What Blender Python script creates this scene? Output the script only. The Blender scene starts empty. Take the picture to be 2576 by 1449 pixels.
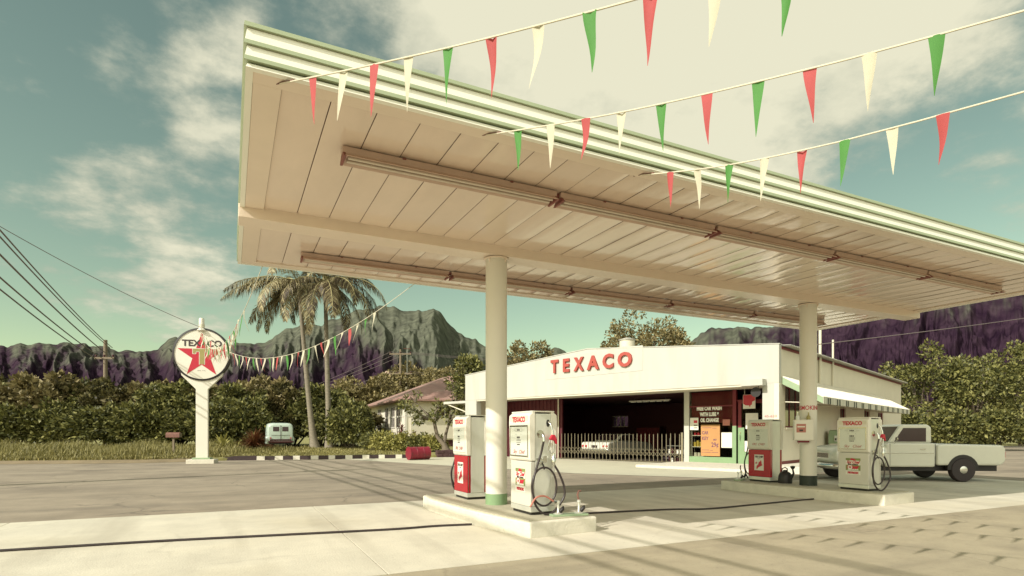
import bpy, math, random
import numpy as np
from mathutils import Vector, Matrix
R = math.radians
scene = bpy.context.scene
COL = scene.collection

# ------------------------------------------------------------------ camera, sky, sun, exposure
YAW = R(26.1)
CC, SS = math.cos(YAW), math.sin(YAW)
FPX, HX, HY, HCAM = 1445.0, 1288.0, 1088.0, 1.5      # focal length and principal point on a 2576 px wide frame

def W(X, Y, z=0.0):
    """ground survey (metres right of / ahead of the tripod) to station coordinates"""
    return Vector((X*CC + Y*SS, -X*SS + Y*CC, z))

def P(px, py, Y):
    return W((px-HX)/FPX*Y, Y, HCAM + (HY-py)/FPX*Y)

def D(px, py):
    return (W((px-HX)/FPX, 1.0, (HY-py)/FPX)).normalized()

cam = bpy.data.objects.new("camera", bpy.data.cameras.new("camera"))
COL.objects.link(cam)
cam.location = (0, 0, HCAM)
cam.rotation_euler = (R(90), 0, -YAW)
cam.data.sensor_width = 36
cam.data.lens = 36*FPX/2576
cam.data.shift_y = (HY-724.5)/2576
cam.data.clip_start = 0.05
cam.data.clip_end = 20000
scene.camera = cam

SUN_TRAVEL = Vector((1.40, 0.37, -1.0)).normalized()
SUN_EL = math.asin(-SUN_TRAVEL.z)
SUN_ROT = math.atan2(-SUN_TRAVEL.x, -SUN_TRAVEL.y) % (2*math.pi)
sun = bpy.data.objects.new("sun", bpy.data.lights.new("sun", 'SUN'))
COL.objects.link(sun)
sun.data.energy = 4.6
sun.data.angle = R(0.5)
sun.data.color = (1.0, 0.94, 0.85)
sun.rotation_euler = SUN_TRAVEL.to_track_quat('-Z', 'Y').to_euler()
sun.location = (-30, -10, 40)

scene.view_settings.view_transform = 'Standard'
scene.view_settings.look = 'None'
scene.view_settings.exposure = 0.20
scene.view_settings.gamma = 1

world = bpy.data.worlds.new("World")
scene.world = world
world.use_nodes = True
def build_world():
    nt = world.node_tree; N = nt.nodes; L = nt.links
    N.clear()
    def nd(t, **k):
        n = N.new(t)
        for a, b in k.items(): setattr(n, a, b)
        return n
    def math_(op, a, b=None, clamp=False):
        n = nd('ShaderNodeMath', operation=op, use_clamp=clamp)
        for i, v in enumerate((a, b)):
            if v is None: continue
            if isinstance(v, (int, float)): n.inputs[i].default_value = v
            else: L.new(v, n.inputs[i])
        return n.outputs[0]
    def mix(f, a, b, bt='MIX'):
        n = nd('ShaderNodeMix', data_type='RGBA', blend_type=bt)
        for i, v in ((0, f), (6, a), (7, b)):
            if isinstance(v, (int, float)): n.inputs[i].default_value = v
            elif isinstance(v, tuple): n.inputs[i].default_value = v
            else: L.new(v, n.inputs[i])
        return n.outputs[2]
    sky = nd('ShaderNodeTexSky', sky_type='NISHITA', sun_disc=False, sun_elevation=SUN_EL, sun_rotation=SUN_ROT,
             air_density=1.0, dust_density=0.6, ozone_density=1.0)
    teal = mix(1.0, sky.outputs[0], (1.42, 1.34, 0.72, 1), 'MULTIPLY')
    tc = nd('ShaderNodeTexCoord')
    sep = nd('ShaderNodeSeparateXYZ'); L.new(tc.outputs['Generated'], sep.inputs[0])
    z = math_('ADD', math_('MAXIMUM', sep.outputs[2], 0.0), 0.22)
    comb = nd('ShaderNodeCombineXYZ')
    L.new(math_('DIVIDE', sep.outputs[0], z), comb.inputs[0])
    L.new(math_('DIVIDE', sep.outputs[1], z), comb.inputs[1])
    def noise(scale, detail, off, rough=0.55):
        m = nd('ShaderNodeMapping'); L.new(comb.outputs[0], m.inputs[0]); m.inputs['Location'].default_value = off
        n = nd('ShaderNodeTexNoise'); n.inputs['Scale'].default_value = scale; n.inputs['Detail'].default_value = detail
        n.inputs['Roughness'].default_value = rough
        L.new(m.outputs[0], n.inputs['Vector']); return n.outputs[0]
    n1 = noise(3.3, 10, (3.1, 1.7, 0), .6); n2 = noise(9.0, 8, (0.4, 5.2, 1.0), .6); n3 = noise(1.9, 7, (7.7, 2.0, 3.0))
    dens = math_('ADD', math_('MULTIPLY', math_('SUBTRACT', n1, 0.5), 2.1), math_('MULTIPLY', math_('SUBTRACT', n2, 0.5), 1.0))
    # (direction in the sky, half width in degrees, weight): where clouds gather and where the sky is open
    lobes = [(1560, 40, 21, .66), (1850, 120, 15, .42), (1180, -60, 12, .36), (1750, -250, 20, .45), (470, 185, 6, .40), (575, 205, 4, .30), (540, 380, 3.2, .45),
             (385, 460, 2.6, .34), (540, 30, 4, .22), (430, 640, 7, .25), (540, 700, 6, .32), (395, 140, 3.5, .22), (850, 70, 5, -.35), (720, 0, 4, .25),
             (450, 560, 5, .05), (2140, 420, 8, -.35), (1250, 800, 16, -.3), (460, 330, 5, -.12), (450, 20, 5, -.05),
             (120, 330, 6, .12), (200, 640, 6, .10), (40, 60, 6, .1), (460, 540, 5, -.12), (300, 60, 7, -.2), (2480, 200, 9, .25), (2500, 560, 6, .1)]
    lobes = [(D(a, b), hw, wt) for a, b, hw, wt in lobes] + [(W(x, y, z).normalized(), hw, wt) for x, y, z, hw, wt in ((0, -1, .45, 38, .6), (-1, -.4, .7, 30, .45), (1, -.6, .5, 34, .55), (0, -.3, 1, 30, .4))]  # the last entries are unseen clouds behind the camera, added for fill
    for d, hw, wt in lobes:
        vm = nd('ShaderNodeVectorMath', operation='DOT_PRODUCT'); L.new(tc.outputs['Generated'], vm.inputs[0]); vm.inputs[1].default_value = d
        mr = nd('ShaderNodeMapRange', interpolation_type='SMOOTHSTEP'); L.new(vm.outputs['Value'], mr.inputs[0])
        mr.inputs[1].default_value = math.cos(R(hw*1.35)); mr.inputs[2].default_value = math.cos(R(hw*0.25)); mr.inputs[3].default_value = 0; mr.inputs[4].default_value = wt
        dens = math_('ADD', dens, mr.outputs[0])
    mr = nd('ShaderNodeMapRange', interpolation_type='SMOOTHSTEP'); L.new(dens, mr.inputs[0])
    mr.inputs[1].default_value = 0.10; mr.inputs[2].default_value = 0.85; mr.inputs[3].default_value = 0; mr.inputs[4].default_value = 0.96
    cover = mr.outputs[0]
    # thick parts of a cloud are cream white, thin parts and the far side grey green
    mr2 = nd('ShaderNodeMapRange'); L.new(math_('ADD', dens, math_('MULTIPLY', math_('SUBTRACT', n3, 0.5), 1.8)), mr2.inputs[0])
    mr2.inputs[1].default_value = 0.1; mr2.inputs[2].default_value = 1.0; mr2.inputs[3].default_value = 0; mr2.inputs[4].default_value = 1
    ccol = mix(mr2.outputs[0], (4.1, 4.3, 3.4, 1), (7.4, 7.15, 5.4, 1))
    # added fill: bright glow over the unseen sky behind the camera
    gd = Vector((-.62, -.78, .38)).normalized()
    vm = nd('ShaderNodeVectorMath', operation='DOT_PRODUCT'); L.new(tc.outputs['Generated'], vm.inputs[0]); vm.inputs[1].default_value = gd
    mg = nd('ShaderNodeMapRange', interpolation_type='SMOOTHSTEP'); L.new(vm.outputs['Value'], mg.inputs[0])
    mg.inputs[1].default_value = math.cos(R(75)); mg.inputs[2].default_value = math.cos(R(10)); mg.inputs[3].default_value = 0; mg.inputs[4].default_value = 1
    ccol = mix(mg.outputs[0], ccol, (19.0, 18.4, 15.0, 1))
    col = mix(cover, teal, ccol)
    bg = nd('ShaderNodeBackground'); bg.inputs[1].default_value = 0.1
    L.new(col, bg.inputs[0])
    out = nd('ShaderNodeOutputWorld'); L.new(bg.outputs[0], out.inputs[0])
build_world()

# ------------------------------------------------------------------ helpers
def mat(name, col, rough=0.6, metal=0.0, var=0.12, scale=6.0, bump=0.0, bscale=60.0, spec=0.5, col2=None, c2scale=1.5, c2lo=0.5, c2hi=0.7, coat=0.0, stretch=None):
    m = bpy.data.materials.new(name); m.use_nodes = True
    nt = m.node_tree; N = nt.nodes; L = nt.links
    b = N['Principled BSDF']
    b.inputs['Roughness'].default_value = rough; b.inputs['Metallic'].default_value = metal
    b.inputs['Specular IOR Level'].default_value = spec
    if coat: b.inputs['Coat Weight'].default_value = coat; b.inputs['Coat Roughness'].default_value = 0.08
    tc = N.new('ShaderNodeTexCoord')
    vec = tc.outputs['Object']
    if stretch:
        mp = N.new('ShaderNodeMapping'); mp.inputs['Scale'].default_value = stretch; L.new(vec, mp.inputs[0]); vec = mp.outputs[0]
    n = N.new('ShaderNodeTexNoise'); n.inputs['Scale'].default_value = scale; n.inputs['Detail'].default_value = 7; n.inputs['Roughness'].default_value = 0.62
    L.new(vec, n.inputs['Vector'])
    mr = N.new('ShaderNodeMapRange'); L.new(n.outputs[0], mr.inputs[0])
    mr.inputs[1].default_value = 0.25; mr.inputs[2].default_value = 0.75; mr.inputs[3].default_value = 1-var; mr.inputs[4].default_value = 1+var*0.7
    mx = N.new('ShaderNodeMix'); mx.data_type = 'RGBA'; mx.blend_type = 'MULTIPLY'; mx.inputs[0].default_value = 1
    mx.inputs[6].default_value = (*col, 1)
    if col2:
        n2 = N.new('ShaderNodeTexNoise'); n2.inputs['Scale'].default_value = c2scale; n2.inputs['Detail'].default_value = 6; L.new(vec, n2.inputs['Vector'])
        m2 = N.new('ShaderNodeMapRange'); L.new(n2.outputs[0], m2.inputs[0]); m2.inputs[1].default_value = c2lo; m2.inputs[2].default_value = c2hi
        mc = N.new('ShaderNodeMix'); mc.data_type = 'RGBA'; L.new(m2.outputs[0], mc.inputs[0]); mc.inputs[6].default_value = (*col, 1); mc.inputs[7].default_value = (*col2, 1)
        L.new(mc.outputs[2], mx.inputs[6])
    L.new(mr.outputs[0], mx.inputs[7])
    L.new(mx.outputs[2], b.inputs['Base Color'])
    if bump:
        n3 = N.new('ShaderNodeTexNoise'); n3.inputs['Scale'].default_value = bscale; n3.inputs['Detail'].default_value = 5; L.new(vec, n3.inputs['Vector'])
        bp = N.new('ShaderNodeBump'); bp.inputs['Strength'].default_value = bump; bp.inputs['Distance'].default_value = 0.02
        L.new(n3.outputs[0], bp.inputs['Height']); L.new(bp.outputs[0], b.inputs['Normal'])
    return m

def wear(m, stain, crack=.5, streak=None, sc=.35):
    """oil spots, blotches and hairline cracks on a paved surface"""
    nt = m.node_tree; N = nt.nodes; L = nt.links; b = N['Principled BSDF']; src = b.inputs['Base Color'].links[0].from_socket
    tc = N.new('ShaderNodeTexCoord'); vec = tc.outputs['Object']
    def rng(v, a, c, lo, hi):
        r = N.new('ShaderNodeMapRange'); L.new(v, r.inputs[0]); r.inputs[1].default_value = a; r.inputs[2].default_value = c; r.inputs[3].default_value = lo; r.inputs[4].default_value = hi; return r.outputs[0]
    def nz(scale, det, off=0):
        mp = N.new('ShaderNodeMapping'); mp.inputs['Location'].default_value = (off, off*2, 0); L.new(vec, mp.inputs[0])
        n = N.new('ShaderNodeTexNoise'); n.inputs['Scale'].default_value = scale; n.inputs['Detail'].default_value = det; L.new(mp.outputs[0], n.inputs['Vector']); return n
    def mul(a, c):
        q = N.new('ShaderNodeMath'); q.operation = 'MULTIPLY'; L.new(a, q.inputs[0])
        if isinstance(c, float): q.inputs[1].default_value = c
        else: L.new(c, q.inputs[1])
        return q.outputs[0]
    def blend(f, col):
        nonlocal src
        x = N.new('ShaderNodeMix'); x.data_type = 'RGBA'; L.new(f, x.inputs[0]); L.new(src, x.inputs[6]); x.inputs[7].default_value = (*col, 1); src = x.outputs[2]
    w = nz(1.4, 5, 3); ad = N.new('ShaderNodeMixRGB') if False else N.new('ShaderNodeVectorMath'); ad.operation = 'MULTIPLY_ADD'
    L.new(w.outputs['Color'], ad.inputs[0]); ad.inputs[1].default_value = (.9, .9, 0); L.new(vec, ad.inputs[2])
    v = N.new('ShaderNodeTexVoronoi'); v.inputs['Scale'].default_value = sc*1.6; L.new(ad.outputs[0], v.inputs['Vector'])
    pick = rng(v.outputs['Color'], .62, .66, 0, 1)
    spot = mul(mul(rng(v.outputs['Distance'], .10, .34, 1, 0), rng(nz(7, 4, 9).outputs[0], .35, .62, .15, 1)), .55)
    blend(mul(spot, pick), stain)
    blend(mul(rng(nz(18, 6, 5).outputs[0], .60, .72, 0, 1), .30), stain)
    if crack:
        c = N.new('ShaderNodeTexVoronoi'); c.feature = 'DISTANCE_TO_EDGE'; c.inputs['Scale'].default_value = sc; L.new(ad.outputs[0], c.inputs['Vector'])
        blend(mul(mul(rng(c.outputs['Distance'], .0, .012, 1, 0), rng(nz(.5, 2, 21).outputs[0], .45, .6, 0, 1)), crack), tuple(k*.6 for k in stain))
    if streak:
        mp = N.new('ShaderNodeMapping'); mp.inputs['Scale'].default_value = streak; L.new(vec, mp.inputs[0])
        n = N.new('ShaderNodeTexNoise'); n.inputs['Scale'].default_value = 1.6; n.inputs['Detail'].default_value = 5; L.new(mp.outputs[0], n.inputs['Vector'])
        blend(mul(rng(n.outputs[0], .50, .72, 0, 1), .45), stain)
    L.new(src, b.inputs['Base Color'])

def leafmat(name, c1, c2, c3, trans=0.14, rough=0.55):
    m = bpy.data.materials.new(name); m.use_nodes = True
    nt = m.node_tree; N = nt.nodes; L = nt.links
    b = N['Principled BSDF']; b.inputs['Roughness'].default_value = rough; b.inputs['Specular IOR Level'].default_value = 0.35
    g = N.new('ShaderNodeNewGeometry')
    r = N.new('ShaderNodeValToRGB'); L.new(g.outputs['Random Per Island'], r.inputs[0])
    r.color_ramp.elements[0].color = (*c1, 1); r.color_ramp.elements[1].color = (*c3, 1)
    e = r.color_ramp.elements.new(0.5); e.color = (*c2, 1)
    L.new(r.outputs[0], b.inputs['Base Color'])
    t = N.new('ShaderNodeBsdfTranslucent'); L.new(r.outputs[0], t.inputs[0])
    s = N.new('ShaderNodeMixShader'); s.inputs[0].default_value = trans
    L.new(b.outputs[0], s.inputs[1]); L.new(t.outputs[0], s.inputs[2]); L.new(s.outputs[0], N['Material Output'].inputs[0])
    return m

def glassmat(name, tint=(0.8, 0.8, 0.75), refl=0.12):
    m = bpy.data.materials.new(name); m.use_nodes = True
    N = m.node_tree.nodes; L = m.node_tree.links
    N.remove(N['Principled BSDF'])
    t = N.new('ShaderNodeBsdfTransparent'); t.inputs[0].default_value = (*tint, 1)
    g = N.new('ShaderNodeBsdfGlossy'); g.inputs['Roughness'].default_value = 0.03
    lw = N.new('ShaderNodeFresnel'); lw.inputs[0].default_value = 1.12
    s = N.new('ShaderNodeMixShader'); L.new(lw.outputs[0], s.inputs[0])
    L.new(t.outputs[0], s.inputs[1]); L.new(g.outputs[0], s.inputs[2]); L.new(s.outputs[0], N['Material Output'].inputs[0])
    return m

class MB:
    """collects shapes into one mesh"""
    def __init__(s): s.v = []; s.f = []; s.mi = []; s.cur = 0
    def add(s, vs, fs, M=None):
        o = len(s.v)
        s.v += [tuple(M @ Vector(p)) if M else tuple(p) for p in vs]
        s.f += [tuple(i+o for i in f) for f in fs]; s.mi += [s.cur]*len(fs); return s
    def box(s, x0, x1, y0, y1, z0, z1, M=None):
        return s.add([(x0,y0,z0),(x1,y0,z0),(x1,y1,z0),(x0,y1,z0),(x0,y0,z1),(x1,y0,z1),(x1,y1,z1),(x0,y1,z1)],
                     [(0,3,2,1),(4,5,6,7),(0,1,5,4),(1,2,6,5),(2,3,7,6),(3,0,4,7)], M)
    def prism(s, pts, a0, a1, axis='z', M=None):
        n = len(pts)
        def q(p, a):
            return (p[0], p[1], a) if axis == 'z' else ((a, p[0], p[1]) if axis == 'x' else (p[0], a, p[1]))
        vs = [q(p, a0) for p in pts] + [q(p, a1) for p in pts]
        fs = [tuple(range(n))[::-1], tuple(range(n, 2*n))] + [(i, (i+1) % n, n+(i+1) % n, n+i) for i in range(n)]
        return s.add(vs, fs, M)
    def cyl(s, p0, p1, r0, r1=None, n=14, cap=True, M=None):
        r1 = r0 if r1 is None else r1
        p0 = Vector(p0); p1 = Vector(p1); d = (p1-p0).normalized()
        a = d.orthogonal().normalized(); b = d.cross(a)
        vs = []
        for p, r in ((p0, r0), (p1, r1)):
            for i in range(n):
                t = 2*math.pi*i/n; vs.append(p + a*(r*math.cos(t)) + b*(r*math.sin(t)))
        fs = [(i, (i+1) % n, n+(i+1) % n, n+i) for i in range(n)]
        if cap: fs += [tuple(range(n))[::-1], tuple(range(n, 2*n))]
        return s.add(vs, fs, M)
    def tube(s, pts, r, n=8, M=None):
        pts = [Vector(p) for p in pts]; m = len(pts)
        rr = r if isinstance(r, (list, tuple)) else [r]*m
        vs = []; a = None
        for i, p in enumerate(pts):
            d = (pts[min(i+1, m-1)] - pts[max(i-1, 0)]).normalized()
            if a is None: a = d.orthogonal().normalized()
            a = (a - d*a.dot(d)); a = a.normalized() if a.length > 1e-6 else d.orthogonal().normalized()
            b = d.cross(a)
            for k in range(n):
                t = 2*math.pi*k/n; vs.append(p + a*(rr[i]*math.cos(t)) + b*(rr[i]*math.sin(t)))
        fs = []
        for i in range(m-1):
            for k in range(n):
                fs.append((i*n+k, i*n+(k+1) % n, (i+1)*n+(k+1) % n, (i+1)*n+k))
        fs += [tuple(range(n))[::-1], tuple(range((m-1)*n, m*n))]
        return s.add(vs, fs, M)
    def lathe(s, prof, c=(0, 0, 0), n=20, M=None):
        vs = []; m = len(prof)
        for r, z in prof:
            for k in range(n):
                t = 2*math.pi*k/n; vs.append((c[0]+r*math.cos(t), c[1]+r*math.sin(t), c[2]+z))
        fs = []
        for i in range(m-1):
            for k in range(n): fs.append((i*n+k, i*n+(k+1) % n, (i+1)*n+(k+1) % n, (i+1)*n+k))
        fs += [tuple(range(n))[::-1], tuple(range((m-1)*n, m*n))]
        return s.add(vs, fs, M)
    def loft(s, rings, M=None, cap=True):
        n = len(rings[0]); vs = [p for r in rings for p in r]; fs = []
        for i in range(len(rings)-1):
            for k in range(n): fs.append((i*n+k, i*n+(k+1) % n, (i+1)*n+(k+1) % n, (i+1)*n+k))
        if cap: fs += [tuple(range(n))[::-1], tuple(range((len(rings)-1)*n, len(rings)*n))]
        return s.add(vs, fs, M)
    def build(s, name, m, parent=None, smooth=None, bevel=0, loc=None):
        me = bpy.data.meshes.new(name); me.from_pydata(s.v, [], s.f); me.update()
        ms = m if isinstance(m, (list, tuple)) else [m]
        for q in ms: me.materials.append(q)
        if len(ms) > 1: me.polygons.foreach_set('material_index', s.mi)
        o = bpy.data.objects.new(name, me); COL.objects.link(o)
        fix_normals(me)
        if smooth is not None:
            me.polygons.foreach_set('use_smooth', [True]*len(me.polygons)); me.set_sharp_from_angle(angle=R(smooth))
        if parent: o.parent = parent
        if loc is not None: o.location = loc
        if bevel:
            bv = o.modifiers.new('edge', 'BEVEL'); bv.width = bevel; bv.segments = 2; bv.limit_method = 'ANGLE'; bv.angle_limit = R(35); bv.harden_normals = False
        return o

import bmesh
def fix_normals(me):
    bm = bmesh.new(); bm.from_mesh(me); bmesh.ops.recalc_face_normals(bm, faces=bm.faces); bm.to_mesh(me); bm.free()

def np_mesh(name, verts, faces4, m, parent=None):
    me = bpy.data.meshes.new(name)
    nv, nf = len(verts), len(faces4); k = faces4.shape[1]
    me.vertices.add(nv); me.vertices.foreach_set('co', verts.astype(np.float32).ravel())
    me.loops.add(nf*k); me.loops.foreach_set('vertex_index', faces4.astype(np.int32).ravel())
    me.polygons.add(nf); me.polygons.foreach_set('loop_start', np.arange(0, nf*k, k, dtype=np.int32))
    me.update(calc_edges=True); me.validate()
    me.materials.append(m)
    o = bpy.data.objects.new(name, me); COL.objects.link(o)
    if parent: o.parent = parent
    return o

def tag(o, label=None, cat=None, group=None, kind=None):
    if label: o['label'] = label
    if cat: o['category'] = cat
    if group: o['group'] = group
    if kind: o['kind'] = kind
    return o
def thing(name, label, cat, loc=(0, 0, 0), rz=0.0, group=None):
    o = bpy.data.objects.new(name, None); COL.objects.link(o); o.location = loc; o.rotation_euler = (0, 0, rz)
    o.empty_display_size = 0.2
    return tag(o, label, cat, group)
def dup(root, loc, rz=None, label=None):
    def cp(o, par):
        c = o.copy(); COL.objects.link(c)
        if par: c.parent = par
        for ch in o.children: cp(ch, c)
        return c
    r = cp(root, None); r.location = loc
    if rz is not None: r.rotation_euler = (0, 0, rz)
    if label: r['label'] = label
    return r
def frame(x, y, z, o):
    M = Matrix.Identity(4)
    for i, a in enumerate((x, y, z, o)):
        for j in range(3): M[j][i] = a[j]
    return M
def lettering(name, s, size, M, m, parent, width=None, extrude=0.004, bold=0.0, shear=0.0, align='CENTER', spacing=1.0, warp=None, line=1.0):
    cu = bpy.data.curves.new(name, 'FONT'); cu.body = s; cu.size = size; cu.extrude = extrude; cu.offset = bold; cu.shear = shear
    cu.align_x = align; cu.align_y = 'CENTER'; cu.space_character = spacing; cu.space_line = line; cu.resolution_u = 3
    t = bpy.data.objects.new(name, cu); COL.objects.link(t)
    me = bpy.data.meshes.new_from_object(t)
    bpy.data.objects.remove(t); bpy.data.curves.remove(cu)
    xs = [v.co.x for v in me.vertices]; w = max(xs)-min(xs)
    k = width/w if width else 1.0
    for v in me.vertices:
        p = Vector((v.co.x*k, v.co.y, v.co.z + extrude))
        v.co = warp(p) if warp else M @ p
    me.materials.clear(); me.materials.append(m)
    me.name = name
    o = bpy.data.objects.new(name, me); COL.objects.link(o); o.parent = parent
    return o
def ellring(x, cy, cz, ry, rz, e=4.0, n=24):
    out = []
    for k in range(n):
        t = 2*math.pi*k/n; c, s_ = math.cos(t), math.sin(t)
        out.append((x, cy + ry*math.copysign(abs(c)**(2/e), c), cz + rz*math.copysign(abs(s_)**(2/e), s_)))
    return out

# ------------------------------------------------------------------ materials
M = {}
M['white'] = mat('white_paint', (.68, .65, .56), .5, var=.05, scale=1.5, bump=.05, bscale=25)
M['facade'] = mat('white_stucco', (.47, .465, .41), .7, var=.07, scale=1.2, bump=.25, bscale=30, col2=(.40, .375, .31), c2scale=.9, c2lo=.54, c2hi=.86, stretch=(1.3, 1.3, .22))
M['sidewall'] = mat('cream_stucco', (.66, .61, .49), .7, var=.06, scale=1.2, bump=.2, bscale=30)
M['cream'] = mat('cream_paint', (.62, .58, .46), .55, var=.06, scale=2)
M['green'] = mat('green_paint', (.20, .31, .16), .5, var=.1, scale=3)
M['palegreen'] = mat('pale_green_paint', (.27, .36, .22), .5, var=.08, scale=2)
M['shadedgreen'] = mat('shaded_green_band', (.02, .03, .02), .6)  # green of the far base band with the canopy shade painted in
M['red'] = mat('red_enamel', (.36, .010, .022), .25, var=.06, scale=4, coat=.3)
M['signred'] = mat('sign_red', (.45, .012, .035), .4, var=.05)
M['faded'] = mat('faded_red_letters', (.36, .06, .045), .5, var=.1, scale=5)
M['maroon'] = mat('maroon_paint', (.16, .012, .02), .6, var=.2, scale=4)
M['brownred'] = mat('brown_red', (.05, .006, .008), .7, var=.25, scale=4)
M['black'] = mat('black_paint', (.015, .012, .012), .5)
M['rubber'] = mat('black_rubber', (.022, .014, .016), .5, var=.2)
M['hose'] = mat('hose_rubber', (.03, .02, .02), .35, var=.2)
M['metal'] = mat('brushed_aluminium', (.70, .70, .63), .36, metal=.55, var=.12, scale=3, stretch=(1, 1, .3), bump=.08, bscale=9)
M['chrome'] = mat('chrome', (.62, .62, .58), .15, metal=1.0, var=.05)
M['steel'] = mat('grey_steel', (.30, .30, .27), .4, metal=.7, var=.12)
M['dial'] = mat('dial_face', (.62, .64, .56), .25, var=.05, scale=9)
M['olive'] = mat('olive_gold', (.30, .26, .09), .5)
M['decalgreen'] = mat('decal_olive_green', (.20, .24, .08), .5)
M['ink'] = mat('dark_ink', (.04, .025, .025), .6)
M['orange'] = mat('orange_poster_paper', (.44, .225, .08), .7, var=.1, scale=2.5)
M['purple'] = mat('poster_purple_ink', (.12, .045, .09), .7)
M['seam'] = mat('seam_brown', (.14, .055, .04), .7, var=.2)  # dark backing seen in the panel joints
M['paper'] = mat('white_paper', (.68, .66, .58), .8, var=.06)
M['pink'] = mat('pink_label', (.42, .16, .12), .6)
M['yellow'] = mat('yellow_cans', (.55, .42, .08), .4, var=.3, scale=12)
M['rust'] = mat('rusty_iron', (.16, .07, .05), .75, var=.3, scale=9)
M['wood'] = mat('weathered_wood', (.19, .15, .10), .8, var=.25, scale=5, stretch=(1, 1, .1))
M['soffit'] = mat('glossy_soffit_panels', (.78, .64, .52), .16, var=.07, scale=1.2, bump=.16, bscale=2.2, spec=.6, stretch=(1.6, .7, 1), coat=.5)
M['beam'] = mat('glossy_beam_paint', (.78, .655, .53), .22, var=.05, scale=1.5, bump=.06, bscale=3)
M['fixture'] = mat('fixture_enamel', (.52, .37, .29), .35, var=.12, scale=4)
M['fixture_dark'] = mat('fixture_maroon', (.22, .075, .06), .55, var=.2, scale=4)  # dark maroon of end caps, joint boxes and clips
M['tubeglass'] = mat('unlit_fluorescent_tube', (.60, .52, .42), .2)
M['concrete'] = mat('concrete_slab', (.59, .55, .445), .75, var=.16, scale=1.1, bump=.25, bscale=40, col2=(.49, .445, .335), c2scale=.28, c2lo=.48, c2hi=.68)
M['kerbwhite'] = mat('whitewashed_concrete', (.62, .585, .49), .75, var=.14, scale=5, bump=.35, bscale=25, col2=(.42, .40, .30), c2scale=5, c2lo=.62, c2hi=.72)
M['asphalt'] = mat('bleached_asphalt', (.30, .25, .185), .85, var=.2, scale=1.3, bump=.4, bscale=70, col2=(.23, .19, .14), c2scale=.3, c2lo=.48, c2hi=.66)
M['street'] = mat('sunny_street_asphalt', (.36, .31, .215), .85, var=.16, scale=2.0, bump=.4, bscale=70, col2=(.28, .24, .17), c2scale=.6, c2lo=.55, c2hi=.72)
M['islandtop'] = mat('worn_island_top', (.42, .39, .29), .75, var=.16, scale=2.5, bump=.25, bscale=30)
M['dirt'] = mat('dry_dirt', (.22, .17, .10), .9, var=.25, scale=1.2, bump=.4, bscale=8)
M['lawn'] = mat('dry_lawn', (.27, .25, .09), .9, var=.3, scale=1.6, bump=.5, bscale=12, col2=(.17, .165, .06), c2scale=.5)
M['bark'] = mat('palm_bark', (.22, .19, .14), .85, var=.35, scale=3, bump=.6, bscale=8, stretch=(1, 1, 4))
M['trunk'] = mat('tree_bark', (.15, .12, .085), .85, var=.3, scale=5, bump=.5, bscale=14)
M['mint'] = mat('pale_mint_paint', (.46, .55, .48), .35, var=.08, scale=1.5, coat=.2)
M['carwhite'] = mat('car_white', (.62, .62, .54), .25, var=.04, coat=.4)
M['darkglass'] = mat('dark_window_glass', (.05, .03, .035), .1, var=.1)
M['tin'] = mat('corrugated_tin', (.40, .38, .33), .45, metal=.3, var=.15, scale=2)
M['roofred'] = mat('faded_red_roof', (.31, .18, .15), .7, var=.25, scale=1.2, bump=.3, bscale=10, col2=(.42, .29, .235), c2scale=.7)
M['roofpink'] = mat('sun_bleached_roof', (.42, .30, .26), .7, var=.15, scale=1.2)
M['stone'] = mat('lava_stone', (.07, .035, .035), .9, var=.5, scale=5, bump=.8, bscale=6)
M['glass'] = glassmat('window_glass')
M['fabric_red'] = mat('pennant_red', (.50, .085, .085), .7, var=.08)
M['fabric_green'] = mat('pennant_green', (.085, .28, .055), .7, var=.08)
M['fabric_white'] = mat('pennant_cream', (.66, .62, .47), .7, var=.06)
for k in ('fabric_red', 'fabric_green', 'fabric_white'):
    nt = M[k].node_tree; b = nt.nodes['Principled BSDF']
    t = nt.nodes.new('ShaderNodeBsdfTranslucent'); s_ = nt.nodes.new('ShaderNodeMixShader'); s_.inputs[0].default_value = .35
    lk = b.inputs['Base Color'].links[0].from_socket; nt.links.new(lk, t.inputs[0])
    nt.links.new(b.outputs[0], s_.inputs[1]); nt.links.new(t.outputs[0], s_.inputs[2]); nt.links.new(s_.outputs[0], nt.nodes['Material Output'].inputs[0])
M['cord'] = mat('white_cord', (.62, .58, .45), .8)
M['leaf'] = leafmat('hedge_leaves', (.036, .042, .013), (.125, .128, .038), (.265, .25, .082))
M['leafdark'] = leafmat('dark_leaves', (.03, .028, .012), (.09, .08, .027), (.19, .165, .058))
M['leaftree'] = leafmat('tree_leaves', (.10, .085, .035), (.21, .175, .075), (.33, .27, .13))
M['frond_shaded'] = leafmat('palm_leaflets_shaded', (.035, .02, .012), (.12, .095, .045), (.33, .28, .15), trans=.12)  # right palm's leaflets, with shadow painted in as darker tones
M['leafbright'] = leafmat('garden_leaves', (.16, .16, .04), (.30, .28, .08), (.44, .40, .13))
M['leafred'] = leafmat('ti_leaves', (.14, .02, .02), (.22, .05, .035), (.12, .10, .04))
M['leafdry'] = leafmat('dry_fern', (.10, .035, .016), (.17, .06, .025), (.24, .13, .05))
M['frond'] = leafmat('palm_leaflets', (.08, .055, .028), (.24, .205, .10), (.50, .44, .27), trans=.12)
M['grass'] = leafmat('grass_blades', (.13, .12, .042), (.23, .205, .072), (.37, .325, .125), trans=.2)

wear(M['concrete'], (.30, .265, .20), streak=(.9, .10, 1), sc=.22, crack=.16)
wear(M['asphalt'], (.12, .10, .08), streak=(.08, .7, 1), sc=.3)
wear(M['street'], (.15, .125, .09), streak=(.10, .9, 1), sc=.3, crack=.25)

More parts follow.
